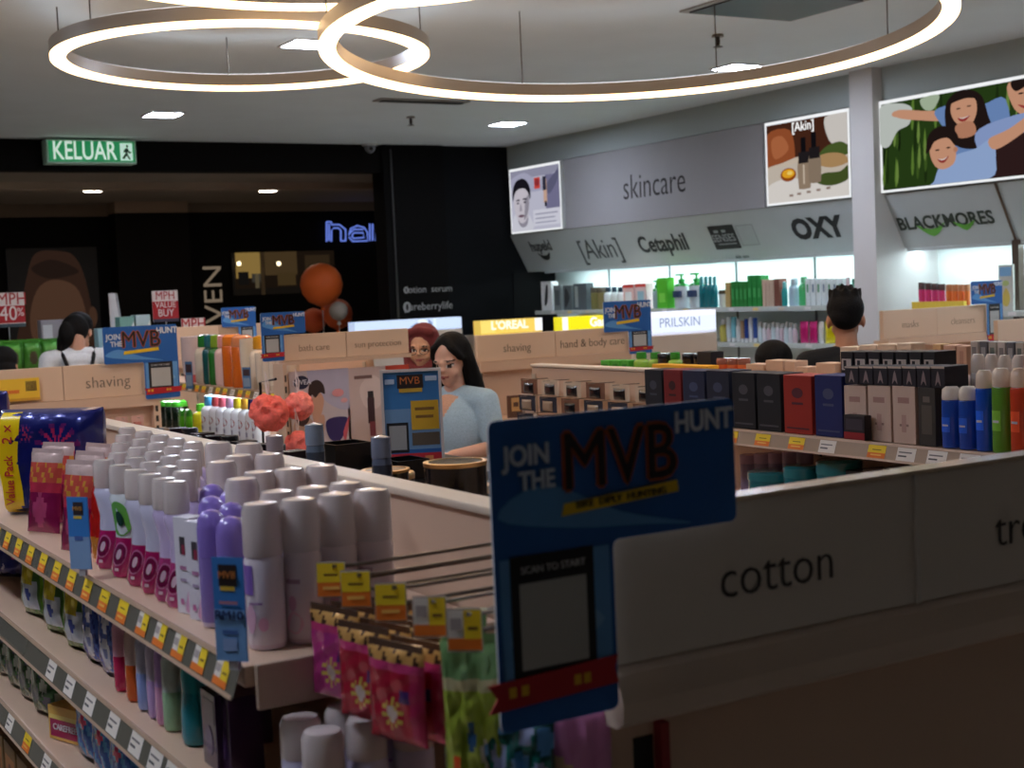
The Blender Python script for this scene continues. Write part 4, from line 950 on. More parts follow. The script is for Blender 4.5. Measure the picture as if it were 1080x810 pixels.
med.put((1.22, Yat(407, 1.22, 1.33), zI), (0, 0, 0), 'medium black tub with gold rim left of the white-framed sign')
kl = jar_kind(.034, .085, (20, 17, 17), GOLD, 'lidded_jar', .014)
for i, (u, X) in enumerate(((438, 1.12), (452, 1.10), (462, 1.06), (432, 1.20), (505, 1.32), (518, 1.2), (420, 1.30))):
    kl.put((X, Yat(u, X, 1.32), zI), (0, 0, 0), 'Black jar with pale gold lid %s' % (['left of the large tub', 'below the large tub', 'nearest the back board by the large tub', 'behind the medium tub', 'right of the large tub', 'beside the blue topper', 'behind the medium tub row'][i]), 'black gold-lidded jars')
for i, (u, X, c) in enumerate(((333, 1.10, (120, 138, 160)), (403, 1.13, (104, 116, 140)), (290, 1.12, (150, 140, 150)))):
    y = Yat(u, X, 1.38); v = Vector((X, y, zI))
    o = thing('clear_bottle', ('tall clear blue-grey patterned bottle before the couple poster', 'clear blue-grey bottle at the foot of the white-framed sign', 'clear pinkish bottle under the coral bath puffs')[i], 'bottle', v)
    T = Matrix.Translation(v); h = (.208, .196, .165)[i]
    build('body', MB().lathe([(.001, 0), (.018, .001), (.019, .01), (.019, h*.72), (.017, h*.78)], [c, c, tuple(int(q*.6) for q in c), c], 16, M=T), 'clear', o)
    build('cap', MB().lathe([(.0185, h*.785), (.019, h*.8), (.0185, h*.98), (.001, h)], tuple(min(255, q+30) for q in c), 16, M=T), 'clear', o)
# rows of dark plum compacts and black caps
kd = carton('compact_box', .05, .045, .112, (34, 24, 34), [(rect(.15, .3, .85, .7), (70, 44, 66))], 'gloss')
kk = jar_kind(.022, .118, (30, 22, 30), (20, 16, 20), 'capped_jar', .05)
n_ = 0
for r, X in enumerate((1.07, 1.14, 1.21)):
    for i in range(9):
        y = 2.95+.105*i+.03*r
        (kd if (i+r) % 3 else kk).put((X, y, zI), (0, 0, .2*((i*5+r) % 3-1)), 'Dark plum %s on the inner ledge, %s from the tubs in the %s row' % ('compact box' if (i+r) % 3 else 'capped jar', ORD[i], ('back-board', 'middle', 'outer')[r]), 'dark plum cosmetics')
# ---- black promo table in the inner aisle with framed sign
tx, ty = 1.93, 4.1
o = thing('promo_table', 'black promo table in the inner aisle carrying the white-framed sign', 'table', (tx, ty, 0))
build('top', MB().box(tx-.28, tx+.42, ty-.22, ty+.34, 1.10, 1.13, (22, 20, 20), bev=.004), 'laminate', o)
for a in (-.25, .39):
    for b_ in (-.19, .31): build('leg', MB().box(tx+a-.02, tx+a+.02, ty+b_-.02, ty+b_+.02, 0, 1.0995, (20, 18, 18)), 'laminate', o)
p0, p1 = at(405, 486, dist=4.55), at(467, 390, dist=4.5)
ux = Vector((p1.x-p0.x, p1.y-p0.y, 0)); w = .195; h = .315
o = thing('framed_sign', 'white-framed blue promo sign standing before the woman in pale blue', 'sign', (p0.x, p0.y, 1.131))
M = frame((p0.x, p0.y, 1.131), CR.xy.to_3d() + Vector((0, .1, 0)), Vector((0, .0, 1)))
hh = at(405, 390, dist=4.55).z-1.131
build('stand', MB().box(.02, w-.02, 0.002, .07, 0, .012, (210, 205, 200), M=M).box(w*.4, w*.6, .01, .02, .012, hh*.5, (210, 205, 200), M=M), 'clear', o)
e = .009
f = MB()
for a in ((0, w, 0, e), (0, w, hh-e, hh), (0, e, e, hh-e), (w-e, w, e, hh-e)): f.box(a[0], a[1], -.012, .003, a[2], a[3], (214, 204, 198), M=M)
build('frame', f, 'gloss', o)
build('print', art(M @ Matrix.Translation((e, -.001, e)), w-2*e, hh-2*e, [(rect(0, 0, 1, 1), (60, 128, 190)), (rect(0, 0, 1, .62), (120, 160, 200)), (rect(0, 0, 1, .2), (40, 100, 170)), (rect(.03, .17, .42, .48), (20, 20, 22)), (rect(.07, .2, .38, .45), (170, 168, 164)), (rect(.48, .40, .98, .70), (226, 178, 44)), (rect(.48, .24, .98, .37), (96, 84, 70)), (rect(0, .06, 1, .16), (206, 44, 56)), (rect(.55, .6, .9, .63), (140, 100, 40)), (rect(.56, .52, .88, .55), (140, 100, 40)), (rect(.25, .83, .72, .97), (46, 32, 30)), (rect(.28, .79, .7, .83), (216, 176, 60)), (rect(.03, .88, .2, .93), (190, 210, 230)), (rect(.76, .9, .97, .95), (200, 220, 240)), (rect(.1, .09, .3, .13), (230, 150, 90)), (rect(.4, .09, .55, .13), (230, 150, 90)), (rect(.7, .09, .85, .13), (230, 150, 90))]), 'matte', o)
lettering('MVB', M @ Matrix.Translation((w*.48, -.009, hh*.885)), .034, (214, 120, 60), o)
_a, _b = at(366, 500, dist=4.45), at(300, 512, dist=4.6)
for i, (dx, dy, sx, h) in enumerate(((_a.x-tx, _a.y-ty, .125, .115), (_a.x-tx+.14, _a.y-ty-.13, .11, .06))):
    o = thing('display_bin', ['black display bin on the promo table, below the couple poster', 'low black display bin on the promo table before the white-framed sign'][i], 'bin', (tx+dx, ty+dy, 1.131))
    b = MB(); x0, x1, y0, y1, t = tx+dx-sx/2, tx+dx+sx/2, ty+dy-.06, ty+dy+.07, .005
    for q in ((x0, x1, y0, y0+t), (x0, x1, y1-t, y1), (x0, x0+t, y0+t, y1-t), (x1-t, x1, y0+t, y1-t)): b.box(q[0], q[1], q[2], q[3], 1.131, 1.131+h, (18, 16, 16))
    build('walls', b, 'gloss', o); build('floor', MB().box(x0+t, x1-t, y0+t, y1-t, 1.131, 1.137, (16, 14, 14)), 'gloss', o)

# ---- dark carton run (top deck of the second run)
zB = 1.2635
dkb = (22, 24, 44); mono_ = [(rect(.4, .62, .6, .8), (70, 74, 90)), (rect(.3, .52, .7, .56), (60, 64, 80)), (rect(.2, .1, .8, .14), (90, 90, 96))]
def mo(c): return [(ell(.5, .70, .2, .09), c), (rect(.3, .5, .7, .54), c), (rect(.1, .08, .9, .11), c)]
for i, (u0, u1, vt, c, m_, lab) in enumerate(((680, 699, 390, (18, 20, 30), (60, 62, 74), 'Black carton at the far end of the dark carton row'), (700, 719, 390, (120, 20, 20), (60, 16, 20), 'Dark red carton second from the far end of the dark row'), (720, 744, 391, (24, 32, 60), (60, 70, 100), 'Navy carton beside the dark red far carton'),
        (745, 770, 391, (22, 26, 46), (60, 66, 90), 'Midnight blue carton in the middle of the dark row'), (772, 797, 393, (16, 15, 22), (74, 70, 76), 'Black carton right of the promo topper, first of two'), (798, 824, 394, (16, 15, 22), (74, 70, 76), 'Black carton right of the promo topper, next to the brick red one'),
        (826, 857, 396, (158, 34, 16), (84, 26, 40), 'Brick red carton in the dark row'), (859, 889, 396, (14, 28, 92), (70, 74, 104), 'Navy blue carton next to the white cartons'))):
    goods(u0, u1, vt, X=2.70, zb=zB, col=c, art_=mo(m_), label=lab, group='dark cartons on the second run', depth=.09)
for i, (u0, u1) in enumerate(((890, 914), (915, 940), (941, 966))):
    goods(u0, u1, 407, X=2.70, zb=zB, col=(206, 178, 160), art_=[(rect(.3, .3, .7, .34), (150, 120, 112)), (rect(.4, .2, .6, .5), (186, 150, 138)), (rect(.25, .7, .75, .8), (170, 130, 120))], label='Pale pink carton, %s from the navy carton' % ORD[i], group='pale cartons on the second run', depth=.09)
goods(968, 987, 409, X=2.70, zb=zB, col=(58, 52, 46), art_=[(rect(.2, .2, .8, .7), (88, 80, 70)), (rect(.3, .75, .7, .85), (110, 100, 90))], label='dark olive carton between pale cartons and blue sprays', depth=.09)
zk = at(940, 407, X=2.72).z+.002
for i in range(7):
    goods(890+15.2*i, 905+15.2*i, 386.5, X=2.70, zb=zk, col=(28, 24, 34), art_=[(blob([(.3, .1), (.5, .8), (.7, .1), (.5, .3)], 3), (140, 120, 120)), (rect(0, .9, 1, 1), (190, 170, 156))], label='Small black box with pale figure lying on the cartons, %s from the navy carton' % ORD[i], group='small black boxes on the cartons', depth=.085)
for i in range(7):
    goods(886+14.5*i, 899+14.5*i, 371, X=2.80, zb=zk, col=(32, 27, 30), art_=[(rect(.1, .35, .9, .75), (196, 180, 168)), (rect(.25, .4, .5, .7), (40, 36, 38))], label='Black and white box in the rear on the cartons, %s from the man' % ORD[i], group='rear black and white boxes', depth=.08)
for i, (u0, u1, vt, c, cp, lab) in enumerate(((988, 1005, 408, (28, 74, 170), (226, 214, 200), 'Blue spray bottle with white cap nearest the pale cartons'), (1006, 1023, 408, (28, 74, 170), (226, 214, 200), 'Blue spray bottle with white cap, second from the pale cartons'), (1024.5, 1040.5, 391, (24, 80, 190), (226, 206, 186), 'Tall bright blue spray bottle beside the green one'),
        (1041, 1059, 389, (96, 150, 44), (226, 206, 186), 'Tall green spray bottle with cream cap'), (1060.5, 1079, 389, (206, 66, 34), (230, 200, 176), 'Tall orange-red spray bottle with cream cap'), (1081, 1100, 389, (96, 150, 44), (226, 206, 186), 'Green spray bottle cut by the photo edge'))):
    goods(u0, u1, vt, X=2.69, zb=zB, kind='spray', col=c, cap=cp, art_=[(rect(.2, .3, .8, .8), tuple(min(255, int(q*1.25)+14) for q in c)), (rect(.3, .5, .7, .56), (200, 200, 210))], label=lab, group='spray bottles on the second run')
for i, (u0, u1) in enumerate(((1020, 1034), (1035, 1048), (1049, 1062), (1063, 1078), (990, 1004), (1005, 1019))):
    goods(u0, u1, (374, 374, 375, 375, 398, 396)[i], X=2.86, zb=zB, kind='spray', col=(190, 180, 176), cap=(222, 204, 190), label='Cream-capped bottle in the row behind the coloured sprays, %s in that row' % ORD[i], group='rear cream-capped bottles')
o = goods(889, 912, 438, X=2.664, zb=1.268, col=(34, 26, 30), art_=[(rect(.1, .4, .9, .85), (60, 50, 60)), (rect(0, 0, 1, .3), (150, 26, 32))], label='small dark and red tester box at the deck lip before the pale cartons', depth=.025)
# second deck: teal tubs and lilac packs
zB2 = 1.032
for i, (u0, u1, vt) in enumerate(((775, 815, 499), (817, 845, 493), (849, 886, 487))):
    goods(u0, u1, vt, X=2.70, zb=zB2, kind='jar', col=(18, 104, 112), cap=(34, 124, 130), label='Teal tub on the lower deck behind the cotton header, %s from the promo topper' % ORD[i], group='teal tubs')
for i in range(5):
    goods(776+15*i, 789+15*i, 480-1.0*i, X=2.87, zb=zB2, kind='jar', col=(150, 130, 160), cap=(190, 160, 186), label='Lilac-lidded tub behind the teal tubs, %s from the promo topper' % ORD[i], group='lilac-lidded tubs')
for i, (u0, u1) in enumerate(((892, 908), (910, 930), (932, 955))):
    goods(u0, u1, 497-1.5*i, X=2.72, zb=zB2, col=((40, 30, 28), (110, 92, 84), (70, 50, 46))[i], art_=[(rect(.15, .3, .85, .7), (150, 126, 110))], label='Brown carton on the lower deck right of the teal tubs, %s along' % ORD[i], group='brown cartons behind the cotton header', depth=.07)
# blister cards on pegs on the far bay of the second run
for r, z in enumerate((1.335, 1.27, 1.20)):
    for i in range(7):
        y = 4.78-.155*i; xx = 2.93-.012*r
        o = thing('blister_card', 'Blister card on the %s peg row of the far bay, %s from its far end' % (ORD[r], ORD[i]), 'card', (xx, y, z-.05), 'blister cards on pegs')
        c1, c2 = [((206, 184, 160), (26, 22, 24)), ((30, 34, 50), (150, 130, 110)), ((24, 30, 52), (120, 110, 104))][r] if (i+r) % 3 else ((120, 80, 60), (24, 22, 26))
        build('card', MB().box(xx, xx+.002, y-.06, y+.06, z-.05, z+.01, c1), 'matte', o)
        build('blister', MB().pillow(.07, .04, .018, lambda u, v, s, c=c2: c, 8, 8, flat=4, M=Matrix.Translation((xx-.002, y, z-.046)) @ Matrix.Rotation(R90, 4, 'Z')), 'gloss', o)
        build('peg', MB().tube([(3.019, y, z+.006), (xx-.03, y, z+.008)], .002, (150, 140, 130), 5), 'metal', o)
# goods on the rear deck of the second run seen over its back board
zR = 1.3365
def rear(u0, u1, vt, X=3.17, **k): return goods(u0, u1, vt, X=X, zb=zR, **k)
for i, (u0, u1) in enumerate(((633, 643), (644, 653), (654, 663))): rear(u0, u1, 380, col=(70, 168, 50), art_=[(rect(.2, .3, .8, .8), (40, 130, 40))], label='Green box on the rear deck left of the dark cartons, %s from the far end' % ORD[i], group='green boxes on the rear deck')
for i, u in enumerate((664, 679, 700)): rear(u, u+11, 371, kind='bottle', col=(130, 176, 60), cap=(60, 150, 50), label='Green-capped bottle on the rear deck, %s from the green boxes' % ORD[i], group='green-capped bottles')
for i, u in enumerate((690, 716, 728)): rear(u, u+10, 373, kind='jar', col=(40, 30, 28), cap=(24, 20, 20), label='Black-lidded jar on the rear deck, %s from the green-capped bottles' % ORD[i], group='black-lidded jars on the rear deck')
goods(686, 748, 385, X=3.10, zb=zR, col=(230, 170, 36), label='yellow tray on the rear deck behind the dark cartons', depth=.05, name='display_tray', cat='tray')
for i, u in enumerate((752, 763, 774)): rear(u, u+10, 378, kind='jar', col=(226, 110, 60), cap=(150, 90, 70), label='Orange jar on the rear deck, %s from the yellow tray' % ORD[i], group='orange jars')
rear(735, 750, 371, col=(24, 20, 22), label='black box on the rear deck beside the orange jars', depth=.06)
for i, (u0, u1, vt) in enumerate(((786, 806, 384), (807, 826, 380), (827, 838, 381), (839, 852, 387), (860, 881, 383))):
    rear(u0, u1, vt, col=(206, 170, 140), art_=[(rect(.2, .4, .8, .6), (170, 130, 110))], label='Beige box on the rear deck, %s from the orange jars' % ORD[i], group='beige boxes on the rear deck', depth=.06)
for i, (u0, u1, vt) in enumerate(((886, 905, 366), (906, 925, 364), (926, 945, 363), (946, 962, 362))):
    rear(u0, u1, vt, X=3.2, col=(214, 190, 164), art_=[(rect(.1, .6, .9, .7), (190, 160, 130)), (ell(.5, .4, .14, .12), (60, 90, 70))], label='Cream carton on the rear deck under the two-panel header, %s from the man' % ORD[i], group='cream cartons on the rear deck', depth=.06)
for i, (u0, u1, vt, r_) in enumerate(((984, 993, 363, .2), (995, 1008, 364, 0), (1009, 1020, 365, 0))):
    rear(u0, u1, vt, X=3.2, col=((206, 168, 120), (200, 160, 136), (196, 156, 130))[i], art_=[(rect(.3, .2, .7, .9), (176, 130, 110))], label='Tan upright carton behind the black boxes, %s along' % ORD[i], group='tan cartons on the rear deck', depth=.05)
for i in range(6):
    rear(1024+9.5*i, 1032+9.5*i, 360+.3*i, X=3.2, col=((190, 180, 172), (90, 90, 96), (176, 170, 160))[i % 3], art_=[(rect(.2, .2, .8, .9), ((120, 116, 116), (150, 150, 150), (100, 110, 104))[i % 3])], label='Narrow grey carton on the rear deck above the coloured sprays, %s along' % ORD[i], group='narrow grey cartons', depth=.05)

# ---- far run: orange and white wash bottles
zC_ = 1.2635
far = ((187, 199, 355, 'tube', (214, 190, 186), (200, 90, 90), 'White and red patterned tube'), (203, 210, 353, 'bottle', (220, 206, 186), (40, 130, 50), 'Cream bottle with green cap'), (211.5, 217, 353, 'bottle', (24, 80, 80), (40, 110, 120), 'Dark teal bottle'),
       (217.5, 223.5, 353, 'bottle', (40, 110, 44), (130, 170, 50), 'Green bottle'), (224, 231, 353, 'bottle', (226, 190, 180), (230, 160, 150), 'Pink bottle'), (231.5, 240, 353, 'spray', (214, 104, 26), (232, 130, 40), 'Orange bottle nearer the green bottle'), (241, 250, 354, 'spray', (214, 104, 26), (226, 140, 90), 'Orange bottle nearer the white tubes'),
       (250.5, 259, 357, 'tube', (226, 210, 186), (214, 190, 160), 'Cream tube next to the orange bottle'), (260.5, 269, 354, 'bottle', (232, 214, 190), (226, 160, 40), 'Cream bottle with yellow cap'))
for u0, u1, vt, k, c, cp, lab in far: goods(u0, u1, vt, X=2.47, zb=zC_, kind=k, col=c, cap=cp, label=lab+' on the upper deck of the far run')
for i in range(5): goods(267+7*i, 273.5+7*i, 372+2.2*i, X=2.462, zb=zC_, kind='tube', col=(230, 212, 190), cap=(220, 196, 170), label='White tube at the near end of the far upper deck, %s from the yellow cap' % ORD[i], group='white tubes on the far run')
zC2 = .9865
for i, (u0, u1) in enumerate(((165, 171), (171.5, 177.5), (178, 184))): goods(u0, u1, 423, X=2.47, zb=zC2, kind='spray', col=(16, 30, 18), cap=(70, 190, 50), label='Black bottle with bright green cap, %s from the shaving header' % ORD[i], group='black bottles with green caps')
for i, (u0, u1) in enumerate(((186, 192), (192.5, 198.5))): goods(u0, u1, 432, X=2.46, zb=zC2, kind='pack', col=(90, 180, 30), cap=(60, 150, 40), label='Lime green sachet on the lower deck, %s the yellow bottle' % ('away from', 'next to')[i], group='lime sachets')
goods(200, 207.5, 426, X=2.47, zb=zC2, kind='bottle', col=(200, 190, 30), cap=(90, 190, 50), label='yellow bottle with green cap on the far lower deck')
for i, (u0, cp, nm) in enumerate(((209.5, (70, 160, 210), 'blue'), (217.5, (206, 90, 100), 'red'), (224.5, (226, 110, 130), 'pink'), (232.5, (190, 160, 210), 'lilac'), (240.5, (220, 210, 60), 'yellow'), (248.5, (230, 180, 70), 'amber'), (256, (40, 50, 120), 'navy'), (263, (210, 200, 90), 'pale yellow'))):
    goods(u0, u0+7.2, 417+i*.5, X=2.455, zb=zC2, kind='bottle', col=(226, 232, 240), cap=cp, art_=[(ell(.5, .62, .34, .2), (170, 70, 80)), (rect(.35, .1, .65, .3), (150, 150, 170))], label='White bottle with %s cap on the brightly lit lower deck' % nm, group=None)
for i in range(9): goods(187+9*i, 194+9*i, 402+1.2*i, X=2.68, zb=zC_, kind='bottle', col=(90, 80, 80), cap=(120, 110, 100), label='Dull dark bottle in the rear row of the far upper deck, %s along' % ORD[i], group='rear dark bottles on the far run')
# small blue shelf flags on the far run
for i, (u, v0, v1) in enumerate(((200, 382, 410), (260, 388, 410))):
    a, b = at(u-3.5, v1, X=2.41), at(u+3.5, v0, X=2.41); w = a.y-b.y
    o = thing('shelf_flag', ('small blue shelf flag on the far run beside the patterned tube', 'small blue shelf flag on the far run under the yellow cap')[i], 'price flag', a)
    M = frame((a.x, a.y, a.z), (.5, -.86, 0), Z_); build('card', MB().box(0, .05, 0, .0015, 0, b.z-a.z, (70, 110, 150), M=M), 'matte', o)
    build('print', art(M, .05, b.z-a.z, [(rect(.1, .6, .9, .9), (60, 40, 44)), (rect(.1, .1, .9, .5), (130, 150, 170))]), 'matte', o)
# coral bath puffs hanging at the near end of the far run
def puff(loc, r, label, col, seed):
    rnd = random.Random(seed); bm = bmesh.new(); bmesh.ops.create_icosphere(bm, subdivisions=4, radius=r)
    cs = [Vector((rnd.gauss(0, 1), rnd.gauss(0, 1), rnd.gauss(0, 1))).normalized() for _ in range(40)]
    for v in bm.verts:
        n = v.co.normalized(); d = min((n-c).length for c in cs); v.co = n*r*(1.06-.32*max(0, .3-d)/.3+.03*math.sin(40*n.x+30*n.y+25*n.z))
    bm.verts.index_update(); o = thing('bath_puff', label, 'bath puff', loc, 'coral bath puffs')
    build('mesh_ball', MB().add([v.co+Vector(loc) for v in bm.verts], [[v.index for v in f.verts] for f in bm.faces], col, True), 'sponge', o); bm.free()
    t = Vector(loc)+Vector((0, 0, r*.9)); build('cord', MB().tube([t, t+Vector((.006, 0, .05)), t+Vector((0, .02, .10)), t+Vector((-.006, 0, .05)), t+Vector((-.004, 0, 0))], .003, (226, 210, 206), 6), 'cloth', o)
c = at(291, 440, dist=5.9)
puff(c+Vector((-.03, 0, .02)), .078, 'upper coral bath puff hanging by the couple poster', (244, 110, 96), 1)
puff(c+Vector((.085, -.02, -.125)), .06, 'lower coral bath puff touching the couple poster', (246, 120, 108), 2)
puff(c+Vector((.125, .05, .035)), .06, 'rear coral bath puff, palest of the bunch', (248, 140, 128), 3)
o = thing('puff_stand', 'slim floor stand holding the coral bath puffs', 'stand', (c.x, c.y+.16, 0))
build('pole', MB().tube([(c.x, c.y+.16, .02), (c.x, c.y+.16, c.z+.14), (c.x, c.y-.02, c.z+.16)], .006, (60, 60, 62), 8), 'metal', o)
build('base', MB().lathe([(.12, 0), (.12, .012), (.02, .02)], (50, 50, 52), 20, M=Matrix.Translation((c.x, c.y+.16, 0))), 'metal', o)
# razors on pegs under the left shaving header
for r in range(1):
    for i in range(9):
        x, y, z = 1.36+.078*i, 6.95-.09*r, 1.13-.015*r
        o = thing('razor_card', 'Pinkish razor card under the left shaving header, %s in the %s row' % (ORD[i], ORD[r]), 'card', (x, y, z-.05), 'razor cards')
        build('card', MB().box(x-.03, x+.03, y, y+.002, z-.06, z+.03, (206, 160, 146)), 'matte', o)
        build('blister', MB().pillow(.04, .055, .02, lambda u, v, s: (196, 120, 110) if v > .4 else (226, 206, 200), 8, 8, flat=4, M=Matrix.Translation((x, y-.002, z-.056))), 'clear', o)
        build('peg', MB().tube([(x, 7.034, z+.02), (x, y-.05, z+.022)], .002, (200, 190, 180), 5), 'metal', o)
# goods on the middle bay
for i, (u0, u1, vt, c, c2, k) in enumerate(((537, 551, 417, (96, 60, 40), (200, 150, 90), 'box'), (553, 567, 415, (170, 150, 140), (40, 40, 60), 'box'), (569, 581, 411, (40, 36, 44), (230, 230, 240), 'box'), (582, 592, 411, (220, 220, 230), (90, 90, 110), 'box'))):
    goods(u0, u1, vt, Y=6.62, zb=1.0, kind=k, col=c, art_=[(rect(.15, .3, .85, .9), c2), (rect(.3, .5, .7, .7), c)], label='Razor pack standing on the middle bay, %s from its slotted upright' % ORD[i], group='razor packs on the middle bay', depth=.03)

# ================================================================== POSTERS AND WALL SHELVES
def lightbox(name, label, u0, u1, z0, z1, shapes, texts=(), X=XW-.03, base=(240, 242, 244)):
    y1, y0 = Yat(u0, X, 2.6), Yat(u1, X, 2.6); w, h = y1-y0, z1-z0
    o = thing(name, label, 'poster', (X, (y0+y1)/2, z0))
    build('case', MB().box(X, XW+.018 if y0 < 8.3 else XW+.018, y0, y1, z0, z1, (200, 204, 206), bev=.004), 'laminate', o)
    e = .022; M = fX((X-.001, y1, z0))
    build('lit_border', art(M, w, h, [(rect(0, 0, 1, 1), base)]), 'emit_0.8', o)
    build('print', art(frame(M @ Vector((e, 0, e*.8)), -Y_, Z_), w-2*e, h-2*e, shapes, start=.001), 'emit_0.62', o)
    for (t, fx, fz, s, c, b_) in texts: lettering(t, M @ Matrix.Translation((w*fx, -.012, h*fz)), s, c, o, 'emit_0.85', bold=b_)
    return o
lightbox('lit_poster', 'grey lit poster of a dark-haired face and a tube at the dark-wall corner', 538.5, 592, 2.30, 2.99, [(rect(0, 0, 1, 1), (196, 196, 214)), (rect(0, .86, 1, 1), (150, 150, 172)), (blob([(0, .86), (.3, .95), (.6, .8), (1, .9), (1, .7), (.5, .62), (0, .7)]), (172, 172, 196)),
    (rect(.72, .28, 1, .86), (120, 118, 150)), (blob([(.74, .7), (.95, .9), (1, .95), (1, .8), (.8, .55)]), (96, 96, 124)), (rect(.68, .42, .75, .80), (206, 170, 150)), (rect(.67, .62, .74, .84), (50, 50, 66)), (rect(.7, .36, .74, .44), (24, 24, 34)), (rect(.5, .66, .62, .84), (206, 74, 66)), (ell(.56, .76, .05, .06), (150, 50, 54)),
    (rect(.46, .06, 1, .32), (216, 216, 230)), (rect(.5, .24, .95, .26), (150, 150, 170)), (rect(.5, .17, .9, .19), (150, 150, 170)), (rect(.5, .1, .92, .12), (160, 160, 180)),
    (blob([(0, .08), (.05, .25), (.16, .32), (.3, .3), (.4, .22), (.44, 0), (0, 0)]), (214, 214, 226)), (blob([(.14, .3), (.16, .12), (.25, .06), (.34, .12), (.34, .3)]), (150, 146, 160)),
    (blob([(.07, .5), (.09, .3), (.17, .16), (.25, .13), (.33, .2), (.38, .35), (.39, .55), (.33, .72), (.13, .72)]), (206, 200, 210)), (blob([(.27, .18), (.34, .26), (.38, .4), (.38, .58), (.31, .5), (.29, .35)]), (150, 146, 158)),
    (blob([(.04, .5), (.05, .68), (.12, .82), (.25, .86), (.36, .8), (.42, .66), (.41, .5), (.37, .62), (.28, .7), (.14, .68), (.08, .6)]), (26, 24, 32)),
    (blob([(.11, .51), (.16, .53), (.2, .51), (.16, .5)]), (50, 46, 58)), (blob([(.25, .52), (.3, .54), (.35, .52), (.3, .505)]), (50, 46, 58)), (ell(.155, .465, .03, .014), (60, 54, 66)), (ell(.3, .47, .03, .014), (60, 54, 66)), (blob([(.21, .46), (.24, .34), (.2, .33), (.18, .35)]), (166, 160, 172)), (blob([(.15, .25), (.22, .275), (.29, .25), (.22, .225)]), (110, 84, 100))])
lightbox('lit_poster', 'brown lit poster of two dark bottles beside the white pillar', 808, 897, 2.30, 2.985, [(rect(0, 0, 1, 1), (70, 38, 26)), (blob([(0, .88), (.3, .9), (.36, .55), (.3, .46), (0, .44)]), (150, 80, 46)), (blob([(.06, .8), (.2, .84), (.28, .66), (.1, .56)]), (176, 104, 66)), (blob([(0, .46), (.2, .5), (.4, .55), (.6, .52), (.5, .46), (.2, .42), (0, .38)]), (206, 190, 172)),
    (blob([(0, .42), (.3, .46), (.7, .56), (1, .55), (1, 0), (0, 0)]), (202, 190, 176)), (blob([(0, .22), (.3, .3), (.6, .2), (1, .3), (1, 0), (0, 0)]), (226, 220, 214)), (blob([(.74, .98), (.78, .7), (.9, .6), (1, .62), (1, 1)]), (214, 208, 202)), (blob([(.66, .52), (.74, .62), (.9, .66), (1, .6), (1, .5), (.8, .46)]), (74, 92, 44)), (blob([(.6, .44), (.66, .52), (.8, .54), (.95, .5), (1, .4), (.8, .36)]), (176, 140, 96)),
    (blob([(.62, .2), (.7, .3), (.9, .3), (1, .36), (1, .2), (.8, .14)]), (70, 84, 40)), (ell(.27, .34, .1, .085), (150, 76, 24)), (ell(.27, .355, .08, .055), (236, 170, 40)), (ell(.29, .36, .035, .025), (250, 216, 110)),
    (blob([(.4, .18), (.42, .14), (.52, .14), (.55, .18), (.54, .5), (.4, .5)]), (150, 130, 110)), (rect(.405, .46, .545, .6), (34, 30, 32)), (rect(.44, .6, .5, .78), (18, 16, 20)), (blob([(.53, .24), (.56, .2), (.66, .2), (.68, .26), (.67, .55), (.54, .55)]), (140, 122, 104)), (rect(.54, .5, .67, .64), (32, 28, 30)), (rect(.57, .64, .63, .82), (18, 16, 20)), (rect(.46, .2, .48, .44), (206, 190, 170)),
    (rect(.28, .06, .33, .09), (150, 130, 120)), (rect(.38, .07, .43, .10), (150, 130, 120)), (rect(.5, .08, .55, .11), (150, 130, 120)), (rect(.62, .09, .67, .12), (150, 130, 120)), (rect(.74, .10, .79, .13), (150, 130, 120))], [('[Akin]', .48, .885, .105, (240, 240, 240), .001)])
SK, SK2, HR, BLU = (206, 152, 122), (186, 130, 102), (34, 24, 22), (150, 174, 216)
fam = [(rect(0, 0, 1, 1), (40, 62, 24))]
rnd = random.Random(4)
for i in range(60):
    x = rnd.random(); y0 = rnd.random()*.8; fam.append((blob([(x, y0), (x+.012, y0+.1), (x+.006, y0+.25+.2*rnd.random()), (x-.008, y0+.1)], 2), rnd.choice([(30, 46, 18), (62, 88, 34), (92, 124, 50), (22, 34, 14), (110, 138, 66)])))
